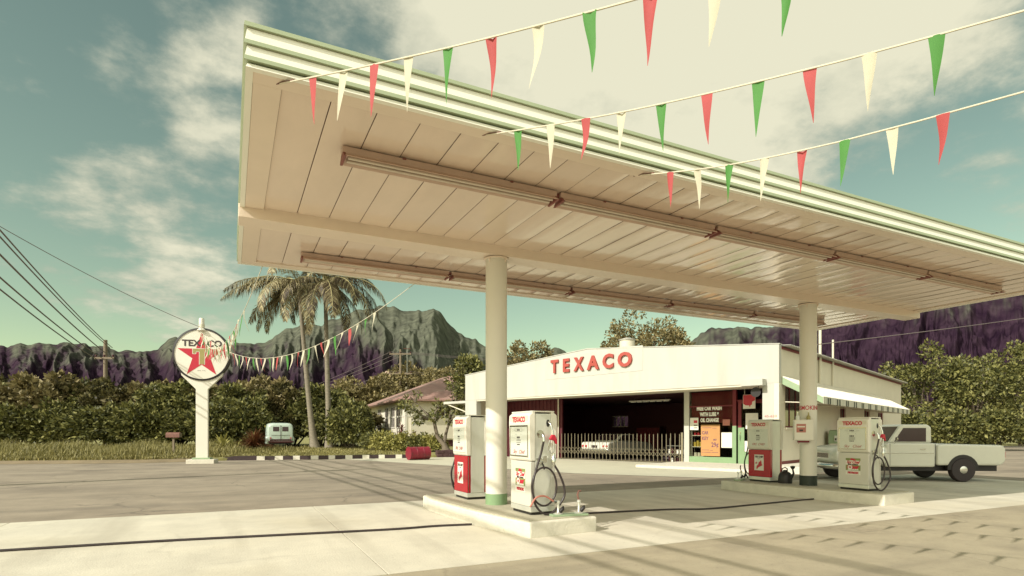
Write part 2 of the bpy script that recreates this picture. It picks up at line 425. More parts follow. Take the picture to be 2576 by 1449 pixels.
# ------------------------------------------------------------------ ground
def sheet(name, pts, z, m, kind='structure'):
    mb = MB(); mb.add([(p[0], p[1], z) for p in pts], [tuple(range(len(pts)))])
    return tag(mb.build(name, m), kind=kind)
sheet('ground', [(-6000, -6000), (6000, -6000), (6000, 6000), (-6000, 6000)], -0.05, M['lawn'])
YB = [(-120, 18), (-60, 24.5), (-27, 27.2), (-18.5, 28.8), (-17.2, 29.6), (-15.8, 31.0), (-11, 32.4), (-6.2, 33.9), (-2, 36.4), (3, 44), (12, 52), (40, 62), (120, 80)]
def yb(X): return float(np.interp(X, [a for a, b in YB], [b for a, b in YB]))
sheet('asphalt_lot', [tuple(W(x, y)[:2]) for x, y in YB] + [tuple(W(120, -60)[:2]), tuple(W(-120, -60)[:2])], -0.012, M['asphalt'])
sheet('street', [(-90, -60), (90, -60), (90, 6.05), (-90, 6.05)], -0.006, M['street'])
sl = MB()
for i, (a, b) in enumerate([(-9, -3.3), (-3.3, 1.5), (1.5, 6.3), (6.3, 11.1), (11.1, 16), (16, 22)]):
    for c, d in ((6.05, 9.15), (9.15, 12.25)):
        sl.box(a+.006, b-.006, c+.006, d-.006, -0.05, 0.0)
tag(sl.build('forecourt_slab', M['concrete'], bevel=.004), kind='structure')

def verge_z(d): return float(np.interp(d, [0, .3, 2, 6, 12, 25, 60], [.12, .15, .2, .27, .34, .42, .5]))
def build_verge():
    xs = list(np.arange(-90, 60, 1.5)); ds = [0, .25, .8, 2, 4, 6, 9, 12, 18, 25, 40, 60]
    rnd = random.Random(4); vs = []; fs = []
    for x in xs:
        p = W(x, yb(x), -0.04); vs.append(p)
        for d in ds: vs.append(W(x, yb(x)+d, verge_z(d) + (rnd.uniform(-.02, .02) if d > .5 else 0)))
    n = len(ds)+1
    for i in range(len(xs)-1):
        for j in range(n-1): fs.append((i*n+j, i*n+j+1, (i+1)*n+j+1, (i+1)*n+j))
    mb = MB(); mb.add(vs, fs); tag(mb.build('verge', M['lawn'], smooth=40), kind='structure')
build_verge()
# dirt shoulder beside the sign
mb = MB(); xs = [-34, -30, -27, -24, -21, -19.4, -18.2, -17.0, -16.0]
vs = []; rnd = random.Random(7)
for i, x in enumerate(xs):
    w = [1.2, 1.5, 1.3, 1.8, 1.7, 1.5, 1.3, 1.0, .4][i]
    vs += [W(x, yb(x)-.5-rnd.uniform(0, .3), -0.004), W(x, yb(x)-.02, .125), W(x, yb(x)+w, verge_z(w)+.03)]
fs = []
for i in range(len(xs)-1):
    for j in range(2): fs.append((i*3+j, i*3+j+1, i*3+4+j, i*3+3+j))
mb.add(vs, fs); tag(mb.build('dirt_shoulder', M['dirt'], smooth=40), kind='structure')

# kerb painted in black and white lengths
def build_kerb():
    mb = MB(); x = -15.6; k = 0
    M['kerbblack'] = mat('kerb_black_paint', (.035, .018, .018), .7, var=.3, scale=6)
    def seg(xa, xb, h0, h1):
        pa, pb = (xa, yb(xa)), (xb, yb(xb)); d = Vector((pb[0]-pa[0], pb[1]-pa[1])).normalized(); n = Vector((d.y, -d.x))
        vs = []
        for (p, h) in ((pa, h0), (pb, h1)):
            for o, z in ((.13, -.03), (.10, h), (-.09, h), (-.10, -.03)): vs.append(W(p[0]+n.x*o, p[1]+n.y*o, z))
        mb.add(vs, [(0, 1, 5, 4), (1, 2, 6, 5), (2, 3, 7, 6), (0, 3, 2, 1), (4, 5, 6, 7)])
    mb.cur = 1; seg(-16.0, -15.6, .04, .14); seg(-15.6, -15.1, .14, .22); seg(-15.1, -14.0, .22, .23); x = -14.0
    while x < -6.3:
        L = .36 if k % 2 == 0 else .52
        L *= random.Random(k).uniform(.9, 1.15)
        mb.cur = k % 2; seg(x, x+L-.008, .2, .2); x += L; k += 1
    tag(mb.build('kerb', [M['kerbwhite'], M['kerbblack']]), kind='structure')
build_kerb()

# ------------------------------------------------------------------ pump islands
def island_outline():
    left = [(-.70, 2.05), (-.78, 1.4), (-.74, .4), (-.66, -.6), (-.52, -1.5), (-.40, -2.02)]
    right = [(.80, -1.93), (.80, 1.8), (.62, 2.05)]
    return left + right
ISL = [(4.2, 9.2), (12.38, 9.2)]
def make_island(label):
    t = thing('pump_island', label, 'pump island', (ISL[0][0], ISL[0][1], 0), 0, 'whitewashed pump islands')
    o = island_outline()
    mb = MB(); mb.prism(o, -.02, .225); b = mb.build('kerb_wall', M['kerbwhite'], t, bevel=.025)
    cx = sum(p[0] for p in o)/len(o); cy = sum(p[1] for p in o)/len(o)
    ins = [(cx+(p[0]-cx)*.93, cy+(p[1]-cy)*.965) for p in o]
    mb = MB(); mb.prism(ins, .2, .243); mb.build('deck', M['islandtop'], t, bevel=.008)
    return t
isl1 = make_island('sunlit whitewashed concrete island with the silver hose pump standing nearest the viewer')
isl2 = dup(isl1, (ISL[1][0], ISL[1][1], 0), 0, 'shaded whitewashed concrete island carrying the column lettered in red')
ZI = .243

# ------------------------------------------------------------------ canopy
CU0, CU1, CV0, CV1 = .07, 16.6, 5.48, 12.13
ZS = 4.72
can = thing('canopy', 'long flat white forecourt canopy with green striped fascia on round columns', 'canopy', (8.33, 9.2, 0))
def cn(mb, name, m, parent=can, **k):
    for i, v in enumerate(mb.v): mb.v[i] = (v[0]-8.33, v[1]-9.2, v[2])
    return mb.build(name, m, parent, **k)
mb = MB(); mb.box(CU0+.06, CU1-.06, CV0+.06, CV1-.06, 4.80, 5.06); cn(mb, 'roof_deck', M['tin'])
def fascia_ring(prof):
    """profile (out, z) swept round the canopy edge"""
    vs = []; n = len(prof)
    for sx, sy in ((0, 0), (1, 0), (1, 1), (0, 1)):
        for o, z in prof:
            vs.append((CU1+o-.06 if sx else CU0-o+.06, CV1+o-.06 if sy else CV0-o+.06, z))
    fs = []
    for c in range(4):
        d = (c+1) % 4
        for k in range(n): fs.append((c*n+k, c*n+(k+1) % n, d*n+(k+1) % n, d*n+k))
    m = MB(); m.add(vs, fs); return m
zt = 5.10
M['fasciagreen'] = mat('fascia_green_enamel', (.36, .42, .27), .4, var=.05, scale=1)
cn(fascia_ring([(-.05, zt), (.012, zt), (.020, zt-.006), (.026, zt-.046), (-.05, zt-.046)]), 'top_band', M['fasciagreen'])
M['fasciawhite'] = mat('fascia_white_enamel', (.84, .83, .72), .35, var=.03, scale=1)
for z, hw, hg in ((zt-.053, .108, .038), (zt-.207, .094, .040)):
    cn(fascia_ring([(-.06, z), (.000, z), (.018, z-hw), (-.06, z-hw)]), 'white_band', M['fasciawhite'])
    cn(fascia_ring([(-.06, z-hw-.001), (.021, z-hw-.001), (.026, z-hw-hg), (-.06, z-hw-hg)]), 'green_band', M['fasciagreen'])
cn(fascia_ring([(-.05, zt-.358), (-.004, zt-.358), (.012, zt-.398), (-.05, zt-.398)]), 'lower_lip', M['fasciawhite'])
zl = zt-.36
# backing that shows as thin shadow gaps
cn(fascia_ring([(-.06, zt-.02), (-.035, zt-.02), (-.035, zl+.01), (-.06, zl+.01)]), 'backing', M['brownred'])
# flat border of the soffit and the long panels
BF, BL = .30, .36
mb = MB()
mb.box(CU0+.11, CU1-.11, CV0+.112, CV0+BF, ZS-.012, ZS+.04); mb.box(CU0+.11, CU1-.11, CV1-BF, CV1-.112, ZS-.012, ZS+.04)
mb.box(CU0+.112, CU0+BL, CV0+BF, 9.0, ZS-.012, ZS+.04); mb.box(CU0+.112, CU0+BL, 9.4, CV1-BF, ZS-.012, ZS+.04)
mb.box(CU1-BL, CU1-.112, CV0+BF, 9.0, ZS-.012, ZS+.04); mb.box(CU1-BL, CU1-.112, 9.4, CV1-BF, ZS-.012, ZS+.04)
cn(mb, 'soffit_border', M['beam'], bevel=.004)
def soffit(v0, v1, seed):
    mb = MB(); u = CU0+BL; rnd = random.Random(seed); pw = .4515
    while u < CU1-BL-.05:
        e = min(u+pw, CU1-BL); n = 5; rows = 6
        tz = rnd.uniform(-.002, .002); bow = rnd.uniform(.002, .008); ph = rnd.uniform(0, 6)
        vs = []
        for j in range(rows+1):
            v = v0 + (v1-v0)*j/rows
            for i in range(n+1):
                f = i/n; x = u+.005 + (e-u-.010)*f
                z = ZS+.004 + tz*(f-.5)*2 + bow*math.cos((f-.5)*math.pi) + .0012*math.sin(j*2.1+ph)
                if i in (0, n): z += .010
                vs.append((x, v, z))
        fs = [(j*(n+1)+i, j*(n+1)+i+1, (j+1)*(n+1)+i+1, (j+1)*(n+1)+i) for j in range(rows) for i in range(n)]
        mb.add(vs, fs); u = e
    return mb
cn(soffit(CV0+BF+.004, 9.0, 3), 'soffit', M['soffit'], smooth=60)
cn(soffit(9.4, CV1-BF-.004, 8), 'soffit', M['soffit'], smooth=60)
mb = MB(); mb.box(CU0+.3, CU1-.3, CV0+.2, CV1-.2, ZS+.035, ZS+.06); cn(mb, 'seam_backing', M['seam'])
mb = MB(); mb.box(CU0+.03, CU1-.03, 9.0, 9.4, 4.56, ZS+.03); cn(mb, 'beam', M['beam'], bevel=.006)
for i, (cu, cv) in enumerate(ISL):
    mb = MB(); mb.lathe([(.188, ZI-.03), (.188, 4.50), (.188, 4.553)], (cu, cv, 0), 48); c = cn(mb, 'column', M['white'], smooth=40)
    mb = MB(); mb.lathe([(.192, ZI-.02), (.192, ZI+.19 if i == 0 else ZI+.235)], (cu, cv, 0), 48); cn(mb, 'base_band', M['green'] if i == 0 else M['shadedgreen'], c, smooth=40)
    mb = MB(); mb.lathe([(.225, 4.525), (.225, 4.545)], (cu, cv, 0), 32)
    for a in range(4):
        t = a*math.pi/2+.5; mb.prism([(.18, 4.44), (.225, 4.527), (.18, 4.527)], -.008, .008, 'y', Matrix.Translation((cu, cv, 0)) @ Matrix.Rotation(t, 4, 'Z'))
    cn(mb, 'collar', M['beam'], c)
    if i == 1:
        # painted warning wraps round the column
        for s, ang in (('SMOKING', math.atan2(-13.7, -7.0)+.33), ('NO', math.atan2(-13.7, -7.0)-1.5)):
            r = .1895
            cdir = math.atan2(-cv, -cu)                                     # towards the forecourt entrance
            a0 = cdir + (0.26 if s == 'SMOKING' else -1.62)
            def wp(p, a0=a0, r=r):
                t = a0 + p.x/r
                return Vector((cu-8.33+(r+p.z)*math.cos(t), cv-9.2+(r+p.z)*math.sin(t), 2.08+p.y))
            lettering('lettering', s, .145, None, M['signred'], c, width=.52 if s == 'SMOKING' else .14, extrude=.0012, bold=.002, warp=wp)

# strip lights under the soffit, end to end in two rows
FX0, FXL = 1.13, 2.84
def make_fixture(label):
    t = thing('fluorescent_light', label, 'strip light', (0, 0, ZS), 0, 'strip lights under the canopy')
    L = FXL-.06
    mb = MB(); mb.prism([(-.055, -.075), (.055, -.075), (.075, 0.004), (-.075, 0.004)], 0, L, 'x'); mb.build('housing', M['fixture'], t, bevel=.005)
    for s in (-1, 1):
        mb = MB(); mb.prism([(s*.056, -.074), (s*.062, -.070), (s*.135, -.125), (s*.129, -.131)], .02, L-.02, 'x'); mb.build('reflector', M['fixture'], t)
        mb = MB(); mb.cyl((.06, s*.045, -.112), (L-.06, s*.045, -.112), .018, n=10); mb.build('tube', M['tubeglass'], t, smooth=40)
    for x in (0, L-.03):
        mb = MB(); mb.prism([(-.06, -.06), (.06, -.06), (.14, -.135), (-.14, -.135)], x, x+.03, 'x'); mb.build('end_cap', M['fixture_dark'], t, bevel=.003)
    mb = MB(); mb.box(L+.002, L+.058, -.022, .022, -.055, .0); mb.cyl((L-.02, 0, -.09), (L+.08, 0, -.09), .010, n=8); mb.build('joint_box', M['fixture_dark'], t)
    for x in (.7, 2.1):
        mb = MB(); mb.box(x-.02, x+.02, -.09, .09, -.012, .002); mb.build('clip', M['fixture_dark'], t)
    return t
fx = make_fixture('')
where = ['at the open left end of', 'second from the open left end of', 'third from the open left end of', 'fourth from the open left end of', 'last at the far right end of']
first = True
for row, v in enumerate((6.68, 10.9)):
    for i in range(5):
        lab = 'unlit strip light %s the %s row under the canopy' % (where[i], ['front', 'rear'][row])
        loc = (FX0+i*FXL, v, ZS-.008)
        if first: fx.location = loc; fx['label'] = lab; first = False
        else: dup(fx, loc, None, lab)

# ------------------------------------------------------------------ petrol pumps
FL = frame((0, -1, 0), (0, 0, 1), (-1, 0, 0), (0, 0, 0))       # lettering on a face that looks down -x
def fl(x, y, z): return frame((0, -1, 0), (0, 0, 1), (-1, 0, 0), (x, y, z))
def fr(x, y, z): return frame((0, 1, 0), (0, 0, 1), (1, 0, 0), (x, y, z))
PW, PD, PH = .34, .215, 1.57      # half width along the island, half depth, height
def hose_curve(pts, r, seg=10):
    out = []
    p = [Vector(q) for q in pts]; p = [p[0]*2-p[1]] + p + [p[-1]*2-p[-2]]
    for i in range(1, len(p)-2):
        for k in range(seg):
            t = k/seg
            a, b, c, d = p[i-1], p[i], p[i+1], p[i+2]
            out.append(.5*((2*b)+(c-a)*t+(2*a-5*b+4*c-d)*t*t+(3*b-a-3*c+d)*t**3))
    out.append(p[-2]); mb = MB(); mb.tube(out, r, 10); return mb
def make_pump(kind, label, loc, hs):
    """kind: 'red' or 'silver'; hs: the end (-1 near, +1 far) that carries the hose"""
    t = thing('petrol_pump', label, 'petrol pump', loc, 0, 'petrol pumps')
    low = M['red'] if kind == 'red' else M['pumpgrey']
    mb = MB(); mb.box(-PD+.03, PD-.03, -PW+.03, PW-.03, 0, .045); mb.build('plinth', M['black'], t)
    mb = MB(); mb.box(-PD, PD, -PW, PW, .045, .125); mb.build('skirt', M['metal'], t, bevel=.006)
    for s in (-1, 1):
        mb = MB(); mb.box(-.135, .135, s*PW-.02 if s > 0 else -PW-.004, PW+.004 if s > 0 else -PW+.02, .127, 1.545); mb.build('end_panel', M['metal'], t, bevel=.004)
    mb = MB(); mb.box(-.13, .13, -PW+.021, PW-.021, .127, 1.545); mb.build('inner_frame', M['steel'], t)
    for s in (-1, 1):
        sd = 'panel'
        xo, xi = s*PD, s*.138
        mb = MB(); mb.box(min(xo, xi), max(xo, xi), -PW, PW, .127, .815); d = mb.build('lower_door', low, t, bevel=.010)
        # bright edge strips beside the door
        if kind == 'red':
            for e in (-1, 1):
                mb = MB(); mb.box(*sorted((s*(PD-.03), s*(PD-.022))), *sorted((e*(PW+.001), e*(PW+.005))), .14, .80); mb.build('trim_strip', M['chrome'], d)
        # flared upper housing: profile in x/z swept along y
        xs = PD+.03
        prof = [(.138, .823), (PD-.002, .823), (xs-.012, .86), (xs, 1.40), (xs-.004, 1.52), (PD-.03, 1.565), (.138, 1.57)]
        mb = MB(); mb.prism([(s*a, b) for a, b in prof], -PW-.012, PW+.012, 'y'); h = mb.build('dial_housing', M['white'], t, bevel=.012)
        xf = s*(xs-.002)
        tf = fl if s < 0 else fr
        # recessed dial: bright frame with glass face inside
        mb = MB()
        x0, x1 = sorted((xf-s*.02, xf+s*.006))
        for (y0, y1, z0, z1) in ((-PW+.03, PW-.03, .885, .905), (-PW+.03, PW-.03, 1.345, 1.37), (-PW+.03, -PW+.05, .905, 1.345), (PW-.05, PW-.03, .905, 1.345)):
            mb.box(x0, x1, y0, y1, z0, z1)
        mb.build('dial_frame', M['chrome'] if kind == 'silver' else M['white'], h, bevel=.003)
        x0, x1 = sorted((xf-s*.02, xf+s*.001))
        mb = MB(); mb.box(x0, x1, -PW+.05, PW-.05, .905, 1.345); f = mb.build('dial_face', M['dial'], h)
        xq = xf+s*.0015
        mb = MB()
        x0, x1 = sorted((xq-s*.002, xq+s*.002))
        def q(y0, y1, z0, z1): mb.box(x0, x1, min(s*y0, s*y1), max(s*y0, s*y1), z0, z1)
        for k in range(3): q(-.06+k*.035, -.035+k*.035, 1.285, 1.31); q(-.06+k*.035, -.035+k*.035, 1.165, 1.195); q(-.06+k*.035, -.035+k*.035, 1.06, 1.08)
        q(-.075, .065, 1.14, 1.146); q(-.075, .065, 1.125, 1.13); q(-.075, .065, 1.098, 1.104)
        mb.build('counter_digits', M['ink'], f)
        mb = MB()
        for k in range(2): q(-.17+k*.25, -.09+k*.25, 1.292, 1.298)
        for k in range(2): q(-.10+k*.17, -.085+k*.17, 1.225, 1.235)
        q(-.13, .12, 1.325, 1.328); q(-.13, .12, 1.27, 1.273)
        mb.build('fine_print', M['steel'], f)
        lettering('script', 'Sky   Chief' if kind == 'silver' else 'FIRE  CHIEF', .085, tf(xq, 0, .955), M['faded'], f, width=.40, extrude=.001, shear=.35)
        lettering('brand_lettering', 'TEXACO', .115, tf(xq+s*.0005, 0, 1.455), M['signred'], h, width=.44, extrude=.0012, bold=.005)
        mb = MB(); x0, x1 = sorted((xf-s*.01, xf+s*.001)); mb.box(x0, x1, -PW+.03, PW-.03, 1.395, 1.515); mb.build('name_strip', M['cream'], h)
        # badge on the lower door
        xd = s*(PD+.002)
        def plate(y0, y1, z0, z1, m, nm, dx=0.0, par=d):
            mb = MB(); a, b = sorted((xd+s*dx-s*.004, xd+s*dx+s*.001)); mb.box(a, b, min(s*y0, s*y1)*1.18, max(s*y0, s*y1)*1.18, z0, z1); return mb.build(nm, m, par)
        def poly(pts, m, nm, dx, par):
            a = xd+s*dx; mb = MB(); mb.prism([(s*y*1.18, z) for y, z in pts], min(a, a+s*.001), max(a, a+s*.001), 'x'); return mb.build(nm, m, par)
        def disc(y, z, r, m, nm, dx, par): return poly([(y+r*math.cos(k*math.pi/10), z+r*math.sin(k*math.pi/10)) for k in range(20)], m, nm, dx, par)
        def star(y, z, r, m, nm, dx, par): return poly([(y+(r if k % 2 == 0 else r*.4)*math.sin(k*math.pi/5), z+(r if k % 2 == 0 else r*.4)*math.cos(k*math.pi/5)) for k in range(10)], m, nm, dx, par)
        # screen-left on the face that looks down -x is +y, so the sign of y is flipped there by s
        if kind == 'red':
            p = plate(-.12, .12, .29, .69, M['paper'], 'badge')
            lettering('script', 'FIRE CHIEF', .062, tf(xd+s*.0015, 0, .635), M['ink'], p, width=.25, extrude=.0008, bold=.003, shear=.2)
            lettering('script', 'GASOLINE', .022, tf(xd+s*.0015, 0, .585), M['ink'], p, width=.09, extrude=.0008)
            poly([(-.07, .33), (-.045, .32), (-.02, .36), (.03, .39), (.10, .43), (.075, .45), (.065, .53), (.045, .56), (.04, .53), (-.005, .50), (-.02, .44), (-.06, .40)], M['signred'], 'helmet_mark', .0015, p)
            mb = MB(); star(-.07, .48, .038, M['signred'], 'star_mark', .0015, p)
        else:
            p = plate(-.14, .14, .43, .695, M['decalgreen'], 'badge')
            plate(-.14, .14, .545, .645, M['paper'], 'white_panel', .0008, p)
            poly([(-.055, .648), (.055, .648), (.045, .67), (.0, .69), (-.04, .693)], M['signred'], 'helmet_mark', .0015, p)
            poly([(-.12, .475), (-.07, .455), (.08, .462), (.12, .53), (.02, .515), (-.02, .542), (-.10, .542)], M['signred'], 'helmet_mark', .0015, p)
            disc(-.055, .498, .045, M['paper'], 'disc_mark', .0028, p); star(-.055, .498, .036, M['signred'], 'star_mark', .0040, p)
            lettering('script', 'Sky Chief', .085, tf(xd+s*.0025, 0, .607), M['signred'], p, width=.30, extrude=.0008, bold=.003, shear=.25)
            lettering('script', 'Supreme', .036, tf(xd+s*.0025, 0, .560), M['ink'], p, width=.23, extrude=.0008, bold=.003)
            lettering('script', 'GASOLINE', .032, tf(xd+s*.0015, 0, .447), M['paper'], p, width=.24, extrude=.0008, bold=.003)
            p2 = plate(-.14, .14, .335, .415, M['paper'], 'small_badge')
            lettering('script', 'PETROX', .055, tf(xd+s*.0015, 0, .375), M['signred'], p2, width=.25, extrude=.0008, bold=.005)
    mb = MB(); mb.box(-PD+.02, PD-.02, -PW-.014, PW+.014, 1.566, 1.588); mb.build('lid', M['white'] if kind == 'silver' else M['metal'], t, bevel=.008)
    # hose end: outlet, nozzle in its boot, hooked hose loop
    y = hs*(PW+.005); o = hs
    mb = MB(); mb.lathe([(.062, 0), (.058, .04), (.03, .09), (.022, .10)], n=16, M=Matrix.Translation((-.05, y, 1.235)) @ Matrix.Rotation(-o*-R(90), 4, 'X') @ Matrix.Rotation(0, 4, 'Z'))
    mb.tube([(-.05, y+o*.07, 1.235), (-.05, y+o*.105, 1.19), (-.055, y+o*.115, 1.12)], [.026, .026, .02], 10)
    mb.build('hose_outlet', M['chrome'], t, smooth=50)
    mb = MB(); mb.lathe([(.03, 0), (.03, .004)], n=14, M=Matrix.Translation((.085, y+o*.002, 1.40)) @ Matrix.Scale(1.9, 4, (0, 0, 1)) @ Matrix.Rotation(-o*-R(90), 4, 'X')); mb.build('nozzle_slot', M['black'], t)
    mb = MB(); mb.tube([(.085, y+o*.01, 1.42), (.10, y+o*.06, 1.38), (.115, y+o*.085, 1.28), (.118, y+o*.09, 1.215)], [.012, .014, .016, .016], 8); nz = mb.build('nozzle', M['chrome'], t, smooth=50)
    mb = MB(); mb.prism([(.055, 1.15), (.075, 1.19), (.10, 1.225), (.15, 1.22), (.17, 1.16), (.185, 1.08), (.16, 1.085), (.14, 1.13)], y+o*.065, y+o*.12, 'y'); mb.build('nozzle_cover', M['signred'], nz, bevel=.008)
    mb = MB(); mb.tube([(.07, y+o*.09, 1.14), (.05, y+o*.09, 1.10), (.045, y+o*.09, .98), (.09, y+o*.09, .94), (.13, y+o*.09, .96), (.135, y+o*.09, 1.12)], .010, 8); mb.tube([(.065, y+o*.09, 1.1), (.095, y+o*.09, 1.04), (.06, y+o*.09, .97)], .006, 6); mb.build('trigger_guard', M['chrome'], nz, smooth=50)
    mb = MB(); mb.lathe([(.026, 0), (.026, .06), (.034, .065), (.034, .13), (.024, .14), (.024, .2)], n=14, M=Matrix.Translation((.13, y+o*.09, .74))); mb.build('swivel', M['chrome'], nz, smooth=50)
    mb = MB(); mb.box(-.12, -.04, *sorted((y, y+o*.05)), .84, .87); mb.cyl((-.08, y, .80), (-.08, y+o*.07, .80), .02, n=10); mb.box(-.01, .05, *sorted((y, y+o*.03)), .80, .90); mb.build('bracket', M['chrome'], t, bevel=.004)
    yo = y+o*.06
    pts = [(-.055, y+o*.115, 1.13), (-.09, y+o*.10, .95), (-.17, y+o*.09, .70), (-.235, y+o*.10, .46), (-.19, y+o*.10, .18), (-.05, y+o*.11, .035), (.10, y+o*.13, .05), (.27, y+o*.15, .25), (.29, y+o*.14, .42), (.22, y+o*.12, .62), (.14, y+o*.10, .76)]
    hose_curve(pts, .017).build('hose', M['hose'], t, smooth=60)
    pts = [(-.05+.26*math.sin(a)*1.0*.82+.02, yo+o*.03, .44+.29*math.cos(a)) for a in [i*math.pi/10 for i in range(0, 21)]]
    hose_curve(pts, .015, 3).build('retriever_loop', M['hose'], t, smooth=60)
    mb = MB(); mb.tube([(-.03, yo+o*.03, .70), (-.03, yo, .76), (-.03, y, .80)], .012, 8); mb.build('loop_hook', M['black'], t)
    return t
M['pumpgrey'] = mat('pump_silver_grey', (.56, .54, .47), .35, var=.05, scale=2)
make_pump('silver', 'silver grey petrol pump with looped hose nearest the viewer, beside the sunlit column', (4.29, 8.02, ZI), -1)
make_pump('red', 'red and silver petrol pump left of the sunlit column', (4.17, 10.32, ZI), 1)
make_pump('red', 'red and silver petrol pump in shade with a black can at its foot', (12.36, 10.42, ZI), 1)
make_pump('silver', 'grey petrol pump with green badge in shade at the right of the picture', (12.44, 8.0, ZI), -1)

# ------------------------------------------------------------------ service building
BO = W(10.46, 22.5)
BRZ = R(-43.6)-YAW
_bm = Matrix.Translation(BO) @ Matrix.Rotation(BRZ, 4, 'Z')
def B(x, y, z=0.0): return _bm @ Vector((x, y, z))
bld = thing('service_station', 'low white stuccoed service station with gabled parapet, open garage and corner shop', 'building', BO, BRZ)
def bb(name, m, *boxes, bevel=0, parent=None):
    mb = MB()
    for b in boxes: mb.box(*b)
    return mb.build(name, m, parent or bld, bevel=bevel)
DR = 2.3     # depth of the recess under the parapet
def fz(x): return 4.96 + .72*(1-abs(x+9.2)/9.2)
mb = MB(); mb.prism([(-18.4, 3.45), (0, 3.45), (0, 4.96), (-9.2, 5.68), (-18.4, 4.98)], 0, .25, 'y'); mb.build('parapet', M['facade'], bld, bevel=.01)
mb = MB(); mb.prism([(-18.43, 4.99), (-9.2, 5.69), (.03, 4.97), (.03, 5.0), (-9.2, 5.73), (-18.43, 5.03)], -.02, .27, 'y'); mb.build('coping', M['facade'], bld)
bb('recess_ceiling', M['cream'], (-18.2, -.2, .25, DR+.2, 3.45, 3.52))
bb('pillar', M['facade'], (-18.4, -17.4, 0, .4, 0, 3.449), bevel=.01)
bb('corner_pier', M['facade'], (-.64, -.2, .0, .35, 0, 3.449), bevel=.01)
bb('corner_pier', M['maroon'], (-.64, -.25, .351, DR+.15, 0, 3.449))
# side wall with openings
WN = [(.7, 3.7, 1.70, 3.35), (8.7, 9.7, 1.95, 3.0), (13.6, 14.9, 1.95, 3.0), (17.0, 18.4, 1.95, 3.0)]
boxes = []; y = 0.0
for a, b_, c, d in WN:
    boxes.append((-.2, 0, y, a, 0, 4.9)); boxes.append((-.2, 0, a, b_, 0, c)); boxes.append((-.2, 0, a, b_, d, 4.9)); y = b_
boxes.append((-.2, 0, y, 24, 0, 4.9))
boxes = [(-.2, 0, 0, .25, 0, 3.449), (-.2, 0, .25, .7, 0, 4.9)] + boxes[1:]
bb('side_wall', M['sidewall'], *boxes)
bb('left_wall', M['sidewall'], (-18.4, -18.2, .4, 12.2, 0, 4.9))
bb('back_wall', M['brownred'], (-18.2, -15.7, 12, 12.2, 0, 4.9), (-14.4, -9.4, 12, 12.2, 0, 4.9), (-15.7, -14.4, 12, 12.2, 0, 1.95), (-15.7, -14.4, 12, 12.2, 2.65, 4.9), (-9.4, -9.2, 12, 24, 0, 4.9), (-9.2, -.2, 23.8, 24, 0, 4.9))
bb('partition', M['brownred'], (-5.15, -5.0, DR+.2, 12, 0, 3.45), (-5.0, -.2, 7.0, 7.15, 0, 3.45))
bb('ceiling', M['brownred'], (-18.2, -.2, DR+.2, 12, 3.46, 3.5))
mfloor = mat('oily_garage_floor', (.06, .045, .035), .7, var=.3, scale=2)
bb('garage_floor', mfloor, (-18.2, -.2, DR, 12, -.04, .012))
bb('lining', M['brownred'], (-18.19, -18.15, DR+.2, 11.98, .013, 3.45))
# back window of the garage
f = bb('window', M['cream'], (-15.7, -14.4, 11.98, 12.0, 1.90, 1.95), (-15.7, -14.4, 11.98, 12.0, 2.65, 2.70), *[(-15.7+.32*i-.03, -15.7+.32*i+.03, 12.02, 12.06, 1.95, 2.65) for i in range(1, 4)])
mb = MB(); mb.box(-15.7, -14.4, 12.1, 12.11, 1.95, 2.65); mb.build('pane', M['glass'], f)
# roof of corrugated tin
def roof():
    mb = MB(); n = 40
    def slope(xa, za, xb, zb, y0, y1):
        vs = []; m = int((y1-y0)/.10)
        for i in range(m+1):
            y = y0+(y1-y0)*i/m; dz = .022*(1 if i % 2 else -1)
            vs += [(xa, y, za+dz), (xb, y, zb+dz)]
        k = len(vs); vs += [(p[0], p[1], p[2]-.03) for p in vs]
        fs = []
        for i in range(m): fs += [(2*i, 2*i+1, 2*i+3, 2*i+2), (k+2*i, k+2*i+2, k+2*i+3, k+2*i+1), (2*i+1, k+2*i+1, k+2*i+3, 2*i+3)]
        mb.add(vs, fs)
    slope(-9.2, 5.60, .34, 4.94, .28, 24.3); slope(-9.2, 5.60, -18.7, 4.94, .28, 12.4)
    return mb
rf = roof().build('roof', M['tin'], bld)
bb('eave_board', M['maroon'], (.0, .05, .28, 24.0, 4.80, 4.885))
mb = MB(); mb.lathe([(.36, 0), (.36, .55), (.44, .56), (.44, .62), (.1, .72), (.02, .74)], (-8.8, 3.0, 5.85), 20); mb.build('roof_vent', M['tin'], bld, smooth=40)
mb = MB(); mb.lathe([(.40, .12), (.40, .50)], (-8.8, 3.0, 5.92), 20); mb.build('vent_hood', M['cream'], bld.children[-1], smooth=40)
for yy, h, r in ((5.05, 6.3, .06), (7.1, 5.95, .045)):
    mb = MB(); mb.cyl((.08, yy, 3.5), (.08, yy, h), r, n=12)
    if r > .05: mb.cyl((.08, yy, h-.02), (.08, yy, h+.14), .085, n=12)
    mb.build('vent_pipe', M['cream'], bld, smooth=40)
# hood on the left end wall
h = bb('door_hood', M['facade'], (-20.5, -18.41, .02, 1.9, 3.30, 3.45), bevel=.008)
mb = MB(); mb.cyl((-20.3, .12, 3.30), (-18.42, .12, 2.75), .035, n=8); mb.build('strut', M['cream'], h)
# long band below the parapet
bb('lintel_strip', M['cream'], (-17.4, -.9, .03, .28, 3.38, 3.447))
